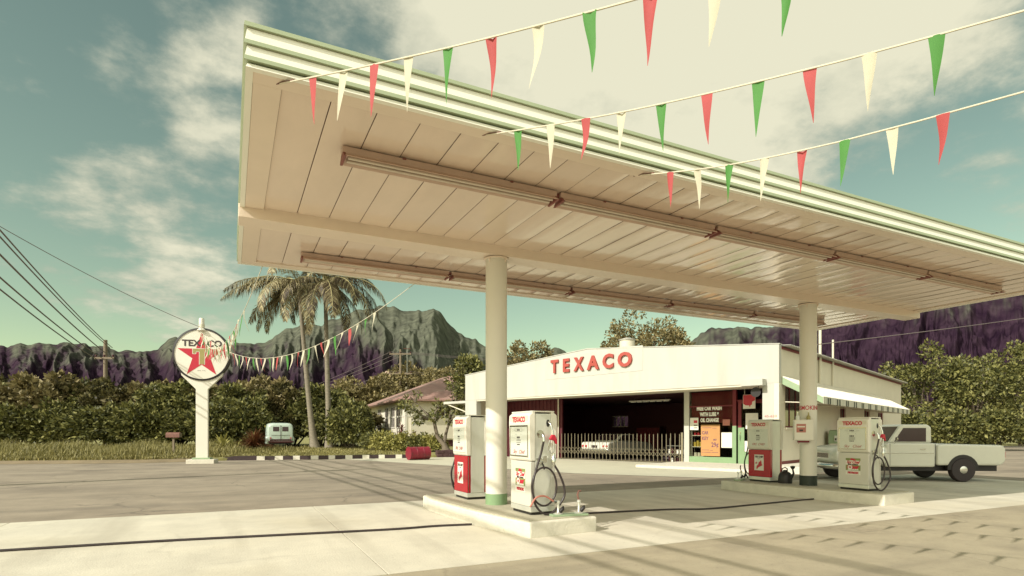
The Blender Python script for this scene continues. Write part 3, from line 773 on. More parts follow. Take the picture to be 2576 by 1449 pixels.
# maroon sliding doors at the left of the garage
mb = MB(); x = -17.35
while x < -13.0:
    mb.box(x, x+.25, DR+.08, DR+.12, .02, 3.44); mb.box(x+.25, x+.29, DR+.04, DR+.14, .02, 3.44); x += .29
mb.build('sliding_door', mat('dark_maroon_door', (.075, .006, .012), .6, var=.2), bld)
mb = MB(); mb.cyl((-12.95, DR, 0), (-12.95, DR, 3.45), .04, n=10); mb.build('door_post', M['cream'], bld, smooth=40)
# shop front
bb('shop_post', M['facade'], (-5.16, -4.90, DR-.02, DR+.22, 0, 3.45), bevel=.008)
w = bb('shop_window', M['green'], (-4.90, -2.80, DR, DR+.15, .02, .36), bevel=.005)
mb = MB(); mb.box(-4.9, -2.8, DR+.05, DR+.056, .36, 3.449); mb.build('pane', M['glass'], w)
mb = MB(); mb.box(-4.9, -2.8, DR+.03, DR+.09, 2.70, 2.76); mb.build('glazing_bar', M['maroon'], w)
bb('mullion', M['green'], (-2.80, -2.62, DR-.03, DR+.15, .02, 1.80), bevel=.006)
bb('mullion', M['maroon'], (-2.79, -2.63, DR-.02, DR+.14, 1.80, 3.449))  # upper half of the green post, recess shade painted as maroon
d = bb('door', M['green'], (-2.55, -2.27, DR, DR+.06, .05, 1.72), (-2.27, -1.30, DR, DR+.06, .05, .62), bevel=.006)
bb('upper_frame', M['maroon'], (-2.55, -2.40, DR+.005, DR+.055, 1.72, 2.9), (-2.40, -1.30, DR+.005, DR+.055, 2.80, 2.9), (-1.42, -1.30, DR+.005, DR+.055, .62, 2.80), parent=d)  # shade on the upper door frame painted in as maroon
mb = MB(); mb.box(-2.40, -1.42, DR+.03, DR+.036, .62, 2.80); mb.build('pane', M['glass'], d)
mb = MB(); mb.cyl((-2.44, DR-.05, 1.15), (-2.44, DR-.05, 1.4), .014, n=8); mb.cyl((-2.44, DR-.05, 1.5), (-2.44, DR, 1.5), .03, n=10); mb.build('handle', M['chrome'], d)
bb('transom', M['maroon'], (-2.62, -.66, DR+.02, DR+.08, 2.91, 2.97), (-1.29, -.64, DR, DR+.1, 0, 2.91))
bb('added_dark_panel', mat('added_maroon_panel', (.17, .006, .016), .7, var=.15, scale=3), (-4.86, -2.84, DR+.16, DR+.17, 1.95, 3.40), parent=w)  # added panel that darkens the upper window to maroon
M['windowpaint'] = mat('white_window_paint', (.80, .79, .72), .6)
# lettering painted on the shop window
def bf(x, y, z): return frame((1, 0, 0), (0, 0, 1), (0, -1, 0), (x, y, z))
for i, (s, wd, dx) in enumerate((('FREE CAR WASH', 1.14, 0), ('WITH LUBE &', .90, .02), ('OIL CHANGE', .84, .02))):
    lettering('window_lettering', s, .235, bf(-3.93+dx, DR+.045, 2.62-i*.275), M['windowpaint'], w, width=wd*1.06, extrude=.001, bold=.013)
# awning along the side
def awning():
    t = bb('awning', M['green'], *[], )
    return t
a0, a1 = .32, 17.5
aw = MB(); k = 0; y = a0
while y < a1:
    aw.cur = k % 2
    aw.prism([(0.005, 3.70), (1.5, 2.83), (1.5, 2.86), (0.005, 3.735)], y, y+.10, 'y')
    if k % 2 == 0: aw.prism([(0.005, 3.735), (1.5, 2.86), (1.5, 2.88), (0.005, 3.755)], y+.03, y+.07, 'y')
    y += .101; k += 1
M['awngrey'] = mat('awning_grey_stripe', (.42, .40, .32), .5, var=.06)
awo = aw.build('awning', [M['white'], M['awngrey']], bld)
va = MB(); y = a0; k = 0
while y < a1:
    va.cur = 1 if k % 13 in (5, 6, 8, 9) else (2 if k % 2 else 0)
    va.box(1.49, 1.502, y, y+.10, 2.60 if k % 2 else 2.585, 2.828); y += .101; k += 1
va.build('valance', [M['white'], M['black'], M['awngrey']], awo)
mb = MB(); mb.prism([(0.01, 3.42), (1.49, 2.60), (1.49, 2.83), (0.01, 3.70)], a0-.02, a0-.005, 'y'); mb.build('side_flap', M['palegreen'], awo)
for yy in (.55, 5.1, 8.0, 11, 14, 17):
    mb = MB(); mb.cyl((.01, yy, 2.72), (1.47, yy, 2.62), .022, n=8); mb.build('arm', M['cream'], awo)
for i, (a, b_, c, d_) in enumerate(WN):
    n = 4 if i == 0 else 2
    f = bb('window', M['maroon'], (-.12, -.06, a, a+.06, c, d_), (-.12, -.06, b_-.06, b_, c, d_), (-.12, -.06, a+.06, b_-.06, c, c+.06), (-.12, -.06, a+.06, b_-.06, d_-.06, d_),
           *[(-.11, -.07, a+(b_-a)*j/n-.025, a+(b_-a)*j/n+.025, c+.06, d_-.06) for j in range(1, n)], (-.11, -.07, a+.06, b_-.06, (c+d_)/2+.2, (c+d_)/2+.24))
    mb = MB(); mb.box(-.10, -.095, a+.06, b_-.06, c+.06, d_-.06); mb.build('pane', M['darkglass'], f)
    if i == 0: bb('sill', M['sidewall'], (0, .07, a-.05, b_+.05, c-.08, c), parent=f)
bb('base_shade', M['maroon'], (0, .012, .3, 24, 0.13, .36))  # maroon strip standing for the shade along the wall foot
# lamp box and number on the corner
bb('lamp_box', M['facade'], (-1.35, -.48, -.42, -.003, 3.36, 3.62), bevel=.01)
lettering('house_number', '45-620', .135, bf(-.315, -.001, 2.14), M['faded'], bld, width=.47, extrude=.001)
# folding gate across the garage
def gate():
    mb = MB(); x = -12.9; i = 0; rnd = random.Random(5)
    top = 1.40
    xs = []
    while x < -5.25:
        xs.append(x); x += .235
    for j, x in enumerate(xs):
        hh = top + rnd.uniform(-.02, .02)
        mb.box(x-.014, x+.014, DR-.05, DR-.03, .03, hh); mb.prism([(x-.014, hh), (x+.014, hh), (x, hh+.05)], DR-.05, DR-.03, 'y')
    return mb, xs
g, xs = gate()
M['gate'] = mat('galvanised_gate', (.23, .20, .13), .55, metal=.3, var=.2)
gt = thing('folding_gate', 'pale folding trellis gate across the open garage', 'gate', BO, BRZ)
g.build('bars', M['gate'], gt)
mb = MB()
for j in range(len(xs)-1):
    xm = (xs[j]+xs[j+1])/2; e = .235
    for (za, zb) in ((.55, .30), (.30, .55)):
        mb.cyl((xs[j], DR-.065, za), (xs[j+1], DR-.065, zb), .011, n=5, cap=False)
    mb.cyl((xs[j], DR-.07, .55), (xm, DR-.07, .68), .010, n=5, cap=False); mb.cyl((xm, DR-.07, .68), (xs[j+1], DR-.07, .55), .010, n=5, cap=False)
mb.build('trellis', M['gate'], gt)
mb = MB(); mb.box(xs[0]-.04, xs[-1]+.04, DR-.05, DR-.03, .03, .05); mb.box(-5.3, -5.2, DR-.06, DR-.02, .02, 1.5); mb.build('rail', M['gate'], gt)
# red letters on the parapet
sg = thing('wall_sign', 'six raised faded red letters on the white parapet panel', 'sign', B(-9.1, 0, 4.93), BRZ)
mb = MB(); mb.prism([(-2.9, -.62), (3.05, -.55), (3.05, .62), (1.6, .66), (-2.9, .42)], -.012, -.001, 'y'); mb.build('panel', M['facade'], sg, bevel=.006)
fx_ = [(-2.18, 'T', .50), (-1.42, 'E', .40), (-.60, 'X', .62), (.28, 'A', .72), (1.17, 'C', .62), (2.12, 'O', .78)]
for x, ch, wd in fx_:
    lettering('letter', ch, .92, frame((1, 0, 0), (0, 0, 1), (0, -1, 0), (x, -.013, .005)), M['faded'], sg, width=wd, extrude=.05, bold=.035)

# paving round the building
tag(bb('walkway', M['kerbwhite'], (-5.4, -.02, -1.7, 0, -.03, .10), (-5.4, -.65, 0, DR, -.03, .098), bevel=.012), kind='structure')
wk = bpy.data.objects['walkway']; wk.parent = None; wk.matrix_world = _bm
mb = MB(); mb.box(.012, 1.45, -1.2, 9.5, -.03, .24); o = mb.build('side_walkway', M['kerbwhite'], bevel=.02); o.matrix_world = _bm; tag(o, kind='structure')
ap = MB(); ap.add([B(-24, -6.6, -.004), B(-5, -6.6, -.004), B(.5, -4.9, -.004), B(.5, 0, -.004), B(-5.4, 2.3, -.004), B(-24, 2.3, -.004)], [(0, 1, 2, 3, 4, 5)])
M['apron'] = mat('pale_apron_concrete', (.50, .475, .36), .75, var=.1, scale=.8, bump=.2, bscale=40)
tag(ap.build('apron', M['apron']), kind='structure')

# things in and on the building
def bt(name, label, cat, x, y, z, rz=0.0, group=None): return thing(name, label, cat, B(x, y, z), BRZ+rz, group)
o = bt('poster', 'orange paper poster advertising keys inside the shop window', 'poster', -3.86, DR+.03, 0)
mb = MB(); mb.box(-.46, .46, -.006, .004, .40, 1.86); mb.build('sheet', M['orange'], o)
for s, x, z, sz, wd in (('CAR', -.25, 1.48, .21, .32), ('KEY', -.25, 1.22, .21, .32), ('ONLY', .22, 1.16, .10, .18), ('29¢', .22, .92, .30, .34)):
    lettering('lettering', s, sz, bf(x, -.0065, z), M['purple'], o, width=wd, extrude=.0008, bold=.006)
mb = MB()
for z, x0, x1 in ((1.72, -.40, .05), (1.70, .1, .3), (.68, -.40, -.05), (.66, 0, .12), (.57, -.42, .02), (.57, .06, .38)): mb.box(x0, x1, -.0075, -.006, z-.009, z+.009)
mb.build('fine_print', M['purple'], o)
for lab, x, z0, z1, wd, y in (('white notice sheet stuck high on the glass door', -1.93, 1.66, 2.36, .55, DR-.004), ('blank white sheet low on the glass door', -1.85, .64, 1.12, .80, DR-.004),
                           ('narrow white card with red print at the left of the shop window', -4.66, 1.62, 2.20, .42, DR+.03), ('large white sheet beside the orange poster in the window', -3.08, .80, 1.50, .50, DR+.03),
                           ('small pinkish card above the white window sheet', -3.1, 1.82, 2.10, .34, DR+.035)):
    p = bt('notice', lab, 'notice', x, y, 0, 0, 'paper notices in the shop front')
    mb = MB(); mb.box(-wd/2, wd/2, -.006, -.001, z0, z1); mb.build('sheet', M['pink'] if 'pink' in lab else M['paper'], p)
    if 'narrow' in lab:
        mb = MB(); mb.box(-.02, .16, -.008, -.006, 1.95, 2.08); mb.build('print', M['signred'], p)
        mb = MB(); mb.box(-.02, .16, -.008, -.006, 1.82, 1.87); mb.box(-.02, .16, -.008, -.006, 1.70, 1.74); mb.build('print', M['ink'], p)
p = bt('hanging_sign', 'white card with a ragged red shape hung above the shop door', 'sign', -1.95, DR-.25, 2.55)
mb = MB(); mb.box(-.27, .27, -.01, .01, 0, .62); mb.build('board', M['paper'], p)
mb = MB(); mb.prism([(-.26, .22), (-.15, .15), (.0, .14), (.03, .05), (.06, .15), (.12, .18), (.13, .30), (.26, .36), (.26, .61), (-.26, .61)], -.013, -.0101, 'y'); mb.build('red_shape', M['signred'], p)
mb = MB(); mb.cyl((-.2, 0, .62), (-.2, 0, .90), .008, n=6); mb.cyl((.2, 0, .62), (.2, 0, .90), .008, n=6); mb.build('cord', M['cord'], p)
p = bt('horn_speaker', 'round dark horn loudspeaker under the parapet corner', 'loudspeaker', -.86, .12, 3.12)
mb = MB(); mb.lathe([(.20, -.22), (.19, -.20), (.12, -.06), (.06, .04), (.05, .16)], M=Matrix.Rotation(-R(90), 4, 'X'), n=24); mb.build('horn', M['black'], p, smooth=50)
mb = MB(); mb.lathe([(.185, -.205), (.16, -.19)], M=Matrix.Rotation(-R(90), 4, 'X'), n=24); mb.lathe([(.05, -.215), (.045, -.20)], M=Matrix.Rotation(-R(90), 4, 'X'), n=16); mb.build('grille', M['black'], p)
mb = MB(); mb.cyl((0, .05, .05), (0, .05, .33), .02, n=8); mb.build('mount', M['steel'], p)
# shelf with cans inside the shop window
p = bt('display_shelf', 'white display shelf at the left end of the shop window', 'shelf', -4.55, DR+.35, .02)
for z in (.32, .78, 1.32):
    mb = MB(); mb.box(-.32, .30, -.15, .15, z, z+.03); mb.build('board', M['paper'], p)
mb = MB()
for x in (-.32, .28):
    mb.box(x, x+.02, -.15, -.13, 0, 1.7); mb.box(x, x+.02, .13, .15, 0, 1.7)
mb.build('uprights', M['paper'], p)
def can(x, y, z, m, lab, r=.07, h=.18, nm='oil_can', grp='cans on the window shelf'):
    q = bt(nm, lab, 'can', x, y, z, 0, grp)
    mb = MB(); mb.lathe([(r, 0), (r, h)], n=14); mb.build('body', m, q, smooth=40)
    mb = MB(); mb.lathe([(r+.004, h), (r+.004, h+.008), (r-.01, h+.008)], n=14); mb.build('lid', M['steel'], q, smooth=40)
for i in range(4): can(-4.75+i*.15, DR+.31, .83, M['yellow'], 'yellow can standing on the middle shelf in the shop window', .065, .22 + .06*(i % 2))
for i in range(3): can(-4.74+i*.17, DR+.31, 1.37, M['signred'], 'small red can on the top shelf in the shop window', .06, .15)
for i in range(3): can(-4.72+i*.18, DR+.31, .37, M['paper'], 'white can on the bottom shelf in the shop window', .075, .17)
# dim garage contents
p = bt('workshop_cabinet', 'dull red workshop cabinet at the back of the garage', 'cabinet', -12.3, 11.4, .012)
mb = MB(); mb.box(-.9, .9, -.25, .5, 0, 1.9); mb.build('carcass', M['brownred'], p, bevel=.02)
for x in (-.44, .44):
    mb = MB(); mb.box(x-.42, x+.42, -.275, -.252, .1, 1.8); dd = mb.build('cabinet_door', M['maroon'], p); mb = MB(); mb.cyl((x-.3*(1 if x > 0 else -1), -.29, .9), (x-.3*(1 if x > 0 else -1), -.29, 1.05), .012, n=6); mb.build('handle', M['chrome'], dd)
p = bt('workbench', 'dark wooden workbench behind the white car in the garage', 'workbench', -8.4, 11.2, .012)
mb = MB(); mb.box(-1.4, 1.4, -.4, .4, .85, .92); mb.build('top', M['wood'], p)
for x in (-1.3, 1.3):
    for y in (-.33, .33):
        mb = MB(); mb.box(x-.05, x+.05, y-.05, y+.05, 0, .85); mb.build('leg', M['wood'], p)
ty = bt('tyre', 'black tyre on the garage floor near the gate, lowest of its stack', 'tyre', -7.2, 4.6, .012, 0, 'tyres stacked in the garage')
mb = MB(); prof = [(.20+.09*math.cos(a)+.0, .10+.09*math.sin(a)) for a in [i*2*math.pi/12 for i in range(12)]]
vs = []; n = 28
for k in range(n):
    t = 2*math.pi*k/n
    for r, z in prof: vs.append(((r+.05)*math.cos(t), (r+.05)*math.sin(t), z))
mb.add(vs, [(k*12+j, k*12+(j+1) % 12, ((k+1) % n)*12+(j+1) % 12, ((k+1) % n)*12+j) for k in range(n) for j in range(12)])
mb.build('carcass', M['rubber'], ty, smooth=60)
for i, s in enumerate(('second from the floor in', 'third from the floor in', 'topmost of')):
    dup(ty, B(-7.2+.02*(i % 2), 4.6, .012+.185*(i+1)), None, 'black tyre %s the stack in the garage' % s)
p = bt('bar_light', 'long pale strip light hanging in the dark garage', 'strip light', -8.9, 5.5, 3.28)
mb = MB(); mb.box(-1.3, 1.3, -.08, .08, .0, .06); mb.build('housing', M['cream'], p)
for i in range(6):
    mb = MB(); mb.box(-1.2+i*.42, -.88+i*.42, -.06, .06, -.05, 0); mb.build('louvre', M['dial'], p)
mb = MB(); mb.cyl((-1, 0, .06), (-1, 0, .19), .01, n=6); mb.cyl((1, 0, .06), (1, 0, .19), .01, n=6); mb.build('hanger', M['steel'], p)
p = bt('can_rack', 'wire rack of small pale oil tins at the right end of the gate', 'rack', -5.75, DR+.35, .012)
for z in (.02, .42, .82):
    mb = MB(); mb.box(-.45, .45, -.16, .16, z, z+.02); mb.build('tray', M['steel'], p)
mb = MB()
for x in (-.45, .45):
    for y in (-.16, .16): mb.cyl((x, y, 0), (x, y, 1.2), .012, n=6)
mb.build('uprights', M['steel'], p)
rnd = random.Random(2)
for z in (.04, .44):
    for i in range(6): can(-6.1+i*.145, DR+.33, z+.012, M['paper'] if rnd.random() < .6 else M['brownred'], 'small oil tin on the wire rack behind the gate', .055, rnd.uniform(.18, .28), 'oil_tin', 'oil tins on the rack by the gate')
# side of the building: drink machines, planter basket
p = bt('drink_machine', 'pale green round topped vending machine against the side wall', 'vending machine', .55, 6.3, .24)
mb = MB(); mb.prism([(-.42, 0), (.42, 0), (.42, 1.15), (.34, 1.32), (.2, 1.38), (-.2, 1.38), (-.34, 1.32), (-.42, 1.15)], -.35, .35, 'x'); mb.build('cabinet', M['palegreen'], p, bevel=.02)
mb = MB(); mb.box(-.10, .34, -.46, -.421, .85, 1.12); mb.build('dispenser', M['dial'], p, bevel=.01)
mb = MB()
for i in range(4): mb.box(-.06+i*.1, .0+i*.1, -.475, -.461, .90, 1.0)
mb.build('buttons', M['ink'], p)
mb = MB(); mb.box(-.28, .30, -.44, -.421, .12, .75); mb.build('front_panel', M['cream'], p)
p = bt('drink_cooler', 'tall red drink cooler with wire front beside the green machine', 'cooler', .62, 8.6, .24)
mb = MB(); mb.box(-.5, .5, -.42, .42, 0, 1.95); mb.build('cabinet', M['red'], p, bevel=.03)
mb = MB(); mb.box(-.1, .42, -.44, -.421, 1.30, 1.80); q = mb.build('front_panel', M['cream'], p)
mb = MB()
for i in range(6): mb.box(-.1+i*.1-.008, -.1+i*.1+.008, -.452, -.441, 1.3, 1.8)
for i in range(5): mb.box(-.1, .42, -.452, -.441, 1.32+i*.115, 1.335+i*.115)
mb.build('wire_grid', M['steel'], q)
p = bt('flower_basket', 'wire basket with a dark red plant on the side wall', 'plant basket', .12, 2.2, 1.05)
mb = MB()
for i in range(6): mb.cyl((.03, -.4+i*.16, 0), (.05, -.4+i*.16, .34), .008, n=5); mb.cyl((.26, -.4+i*.16, .1), (.26, -.4+i*.16, .34), .008, n=5); mb.cyl((.03, -.4+i*.16, 0), (.26, -.4+i*.16, .1), .008, n=5)
for z in (.12, .23, .34): mb.cyl((.26, -.42, z), (.26, .42, z), .008, n=5)
mb.build('wire_frame', M['rust'], p)
mb = MB(); mb.box(.26, .275, -.35, .1, .0, .14); mb.build('tag_card', M['paper'], p)
BASKET = p

# cabinet hung on the shaded column, with two bottles on it
cu, cv = ISL[1]
ang = math.atan2(-cv, -cu)-.30
cx, cy = cu+.29*math.cos(ang), cv+.29*math.sin(ang)
p = thing('wall_cabinet', 'white metal cabinet with a pink label hung on the lettered column', 'cabinet', (cx-.03, cy, 0), ang+R(90)+.45)
mb = MB(); mb.box(-.21, .21, -.10, .10, 1.31, 1.80); mb.build('carcass', M['white'], p, bevel=.012)
mb = MB(); mb.box(-.195, .195, -.112, -.101, 1.325, 1.785); d = mb.build('cabinet_door', M['white'], p, bevel=.004)
mb = MB(); mb.box(-.16, .04, -.1150, -.1121, 1.50, 1.70); l = mb.build('label_plate', M['pink'], d)
mb = MB(); mb.box(-.17, -.06, -.1150, -.1121, 1.702, 1.76); mb.build('label_plate', M['paper'], d)
mb = MB(); mb.box(-.14, .02, -.1160, -.1151, 1.62, 1.65); mb.build('print', M['paper'], l)
mb = MB(); mb.box(-.10, -.02, -.1160, -.1151, 1.53, 1.57); mb.build('print', M['ink'], l)
mb = MB(); mb.box(-.12, .12, -.06, .08, 1.265, 1.309); mb.build('bracket', M['maroon'], p)
mb = MB(); mb.box(-.05, .05, .10, .16, 1.4, 1.7); mb.build('strap', M['steel'], p)
for lab, dx, m in (('amber oil bottle on the right of the cabinet top', .11, 'olive'), ('pale glass bottle on the left of the cabinet top', -.12, 'dial')):
    q = thing('bottle', lab, 'bottle', p.location + Matrix.Rotation(p.rotation_euler.z, 3, 'Z') @ Vector((dx, 0, 1.80)), 0)
    mb = MB(); mb.lathe([(.045, 0), (.045, .07), (.018, .11), (.012, .17)], n=14); mb.build('body', M[m], q, smooth=50)
    mb = MB(); mb.lathe([(.014, .168), (.014, .185)], n=10); mb.build('cap', M['chrome'], q)

# black watering can at the shaded red pump
p = thing('water_can', 'black radiator water can at the foot of the shaded red pump', 'can', (12.36, 9.82, ZI))
mb = MB(); mb.lathe([(.16, 0), (.165, .05), (.155, .18), (.12, .26), (.05, .30), (.045, .33)], n=22); mb.build('body', M['black'], p, smooth=50)
mb = MB(); mb.tube([(.02, -.13, .10), (.05, -.20, .25), (.03, -.19, .36)], [.035, .025, .02], 10); mb.lathe([(.03, .36), (.055, .40), (.055, .43), (.02, .44)], (.03, -.19, 0), 14); mb.build('spout', M['black'], p, smooth=50)
mb = MB(); mb.tube([(0, .10, .27), (0, .08, .36), (0, 0, .39), (0, -.06, .36), (0, -.06, .30)], .014, 8); mb.build('handle', M['black'], p, smooth=50)
# air and water taps on green plates
def taps(loc, rz, label, mplate):
    t = thing('tap_stand', label, 'taps', loc, rz, 'air and water taps')
    mb = MB(); mb.box(-.29, .29, -.09, .09, 0, .03); mb.build('base_plate', mplate, t, bevel=.004)
    for x in (-.17, .17):
        mb = MB(); mb.lathe([(.07, .035), (.075, .06), (.03, .08), (.018, .10), (.018, .30), (.03, .31), (.03, .36), (.012, .38)], (x, 0, 0), 14, Matrix.Scale(.62, 4, (0, 0, 1))); mb.build('tap', M['metal'], t, smooth=50)
        mb = MB(); mb.tube([(x, -.07, .07), (x+.03, -.10, .12), (x+.05, -.08, .15)], [.03, .03, .012], 8); mb.build('foot_valve', M['black'], t, smooth=50)
    mb = MB(); mb.tube([(.17, 0, .22), (.155, .02, .31), (.18, .02, .37), (.21, .02, .365)], .014, 8); mb.build('red_handle', M['rust'], t, smooth=50)
    mb = MB(); mb.cyl((-.17, 0, .21), (-.25, -.02, .23), .018, n=8); mb.build('coupling', M['chrome'], t)
    return t
tp = taps((4.60, 7.44, ZI), R(-8), 'pair of air and water taps on a green plate at the near island end', M['palegreen'])
t2 = dup(tp, (12.10, 11.0, ZI), R(30), 'pair of air and water taps at the far end of the shaded island')
o = tag(hose_curve([(4.36, 7.47, ZI+.22), (4.24, 7.53, ZI+.30), (4.10, 7.55, ZI+.28), (4.0, 7.55, ZI+.15)], .014).build('air_hose', M['pink'], smooth=60), 'short reddish hose arched from the near taps towards the silver pump', 'hose')
o = tag(hose_curve([(3.5, 8.62, .018), (2.9, 8.72, .018), (2.2, 8.72, .018), (.6, 8.95, .018), (-1.0, 9.18, .018), (-3.2, 9.35, .018), (-7.5, 9.7, .018)], .017).build('signal_hose', M['hose'], smooth=60), 'dark rubber hose crossing the sunlit concrete left of the island', 'hose')
o = tag(hose_curve([(5.02, 9.0, .018), (6.2, 8.83, .018), (7.6, 8.62, .018), (8.3, 8.36, .018), (9.6, 8.42, .018), (11.0, 8.52, .018), (11.68, 8.55, .018)], .017).build('signal_hose', M['hose'], smooth=60), 'dark rubber hose lying between the two islands in the shade', 'hose')

# ------------------------------------------------------------------ round sign on its post
SP = W(-15.2, 28.2)
sn = thing('pole_sign', 'round black rimmed sign with red star on a white flared post', 'sign', SP, -YAW+R(14))
zc, RR = 5.32, 1.29
def disc_prism(r, y0, y1, n=64):
    mb = MB(); mb.prism([(r*math.cos(2*math.pi*k/n), zc+r*math.sin(2*math.pi*k/n)) for k in range(n)], y0, y1, 'y'); return mb
disc_prism(RR-.06, -.14, .14).build('disc', M['white'], sn)
mb = MB(); n = 64; vs = []
for r, y in ((RR-.085, -.17), (RR, -.15), (RR, .15), (RR-.085, .17)):
    for k in range(n): vs.append((r*math.cos(2*math.pi*k/n), y, zc+r*math.sin(2*math.pi*k/n)))
mb.add(vs, [(a*n+k, a*n+(k+1) % n, ((a+1) % 4)*n+(k+1) % n, ((a+1) % 4)*n+k) for a in range(4) for k in range(n)])
mb.build('rim', M['black'], sn)
def spts(r, f=.382, dz=-.06*RR): return [((r if k % 2 == 0 else r*f)*math.sin(k*math.pi/5), zc+dz+(r if k % 2 == 0 else r*f)*math.cos(k*math.pi/5)) for k in range(10)]
mb = MB(); mb.prism(spts(.90*RR), -.1445, -.1401, 'y'); st = mb.build('star_outline', M['cream'], sn)
mb = MB(); mb.prism(spts(.865*RR), -.1475, -.1446, 'y'); mb.build('star', M['signred'], sn)
def tpts(g):
    u = RR
    return [(-.30*u-g, .205*u+g), (.33*u+g, .205*u+g), (.33*u+g, .02*u-g), (.24*u-g, .02*u-g), (.22*u-g, .10*u-g), (.10*u+g, .10*u-g), (.10*u+g, -.40*u+g*.3), (.015*u, -.36*u-g*.6), (-.07*u-g, -.40*u+g*.3), (-.07*u-g, .10*u-g), (-.19*u+g, .10*u-g), (-.21*u+g, .02*u-g), (-.30*u-g, .02*u-g)]
mb = MB(); mb.prism([(x, zc+z) for x, z in tpts(.022)], -.1505, -.1476, 'y'); mb.build('emblem_outline', M['paper'], sn)
mb = MB(); mb.prism([(x, zc+z) for x, z in tpts(0)], -.1535, -.1506, 'y'); mb.build('emblem', M['olive'], sn)
lettering('brand_lettering', 'TEXACO', .42, frame((1, 0, 0), (0, 0, 1), (0, -1, 0), (.03, -.1476, zc+.405*RR)), M['ink'], sn, width=1.38*RR, extrude=.002, bold=.014)
lettering('small_lettering', 'REG. T.M.', .07, frame((1, 0, 0), (0, 0, 1), (0, -1, 0), (0, -.1405, zc-.62*RR)), M['ink'], sn, width=.36, extrude=.001)
mb = MB(); mb.prism([(-.27, .2), (.27, .2), (.27, 3.62), (.90, 4.28), (.98, 4.62), (-.98, 4.62), (-.90, 4.28), (-.27, 3.62)], -.10, .10, 'y'); mb.build('post', M['white'], sn, bevel=.015)
mb = MB(); mb.box(-.62, .62, -.42, .42, -.05, .19); bs = mb.build('footing', M['kerbwhite'], sn, bevel=.02)
mb = MB(); mb.box(-.40, .40, -.26, .26, .19, .27); mb.build('footing_cap', M['palegreen'], sn, bevel=.01)
mb = MB(); mb.lathe([(.20, zc+RR-.14), (.20, zc+RR-.10), (.125, zc+RR-.04), (.12, zc+RR+.42), (.10, zc+RR+.47)], (0, -.13, 0), 18); mb.build('lamp_head', M['white'], sn, smooth=40)
mb = MB(); mb.lathe([(.128, zc+RR+.02), (.128, zc+RR+.18)], (.01, -.135, 0), 18); mb.build('lamp_band', M['cream'], sn, smooth=40)

# ------------------------------------------------------------------ pennant strings
def pennant_string(label, pts3, spacing, L, wd, seq, start, seed, lean=0.0, stop=None, gust=1.0):
    t = thing('pennant_string', label, 'pennant string', pts3[0], 0, 'strings of pennants')
    rnd = random.Random(seed); o = Vector(pts3[0])
    pts = [Vector(p)-o for p in pts3]
    mb = MB(); mb.tube(pts, .0075, 6); mb.build('cord', M['cord'], t)
    acc = [0.0]
    for i in range(1, len(pts)): acc.append(acc[-1]+(pts[i]-pts[i-1]).length)
    def at(s):
        s = max(0, min(s, acc[-1]-1e-4))
        i = max(k for k in range(len(acc)-1) if acc[k] <= s); f = (s-acc[i])/(acc[i+1]-acc[i]); return pts[i].lerp(pts[i+1], f)
    s = start; k = 0
    while s < (stop or acc[-1]-.3) and k < 100:
        a = at(s); b = at(s+wd); L_ = L*rnd.uniform(.93, 1.05)
        dirn = (b-a).normalized(); side = dirn.cross(Vector((0, 0, 1))).normalized()
        sw = side*(rnd.uniform(-.10, .10)*gust+lean*.1) + dirn*rnd.uniform(-.07, .07)*gust
        cup = rnd.uniform(-.03, .03); twist = rnd.uniform(-1.0, 1.0)*gust; ph = rnd.uniform(0, 6); am = rnd.uniform(.004, .022)*gust; nseg = 7; vs = []
        for j in range(nseg+1):
            f = j/nseg; c = a.lerp(b, .5); down = Vector((0, 0, -1))*L_*f + sw*(f**1.5)*1.2*L_/.44 + side*math.sin(f*4.5+ph)*am+dirn*math.sin(f*6+ph*2)*am*.4
            hw = (wd/2)*(1-f)+.0015; tw = twist*f
            dd = (dirn*math.cos(tw)+side*math.sin(tw))
            vs += [c+down-dd*hw, c+down+side*cup*(1-f), c+down+dd*hw]
        fs = []
        for j in range(nseg): fs += [(3*j, 3*j+1, 3*j+4, 3*j+3), (3*j+1, 3*j+2, 3*j+5, 3*j+4)]
        mb = MB(); mb.add(vs, fs)
        m = {'r': 'fabric_red', 'w': 'fabric_white', 'g': 'fabric_green'}[seq[k % len(seq)]]
        p = mb.build('pennant', M[m], t, smooth=60)
        s += spacing*rnd.uniform(.94, 1.06); k += 1
    # hook at the start
    return t
POLE = W(6.9, 1.0)
def cpts(A, Bp, C, n=24):
    """A..Bp straight run with slight sag, on to the far post C"""
    out = []
    for i in range(n+1):
        f = i/n; p = Vector(A).lerp(Vector(Bp), f); p.z -= .05*math.sin(math.pi*f); out.append(p)
    d = (out[-1]-out[-3]).normalized()
    e = Vector(C)
    L = (e-out[-1]).length
    for i in range(1, 13):
        f = i/12; a = out[n]+d*(L*f); out.append(a.lerp(e, f**1.5))
    return out
S = [(W(-2.13, 5.27, 4.70), W(1.67, 3.0, 4.05), 'rwrwgrwgrwgr', .30, 'upper pennant string hooked at the open left end of the canopy front', 11),
     (W(-.28, 6.18, 4.70), W(2.46, 4.24, 4.25), 'gwrwgrgrwgrw', .28, 'middle pennant string hooked under the canopy front', 12),
     (W(1.6, 7.14, 4.70), W(3.08, 5.39, 4.23), 'rwgwrgwrgwrg', .30, 'lower right pennant string hooked under the canopy front', 13)]
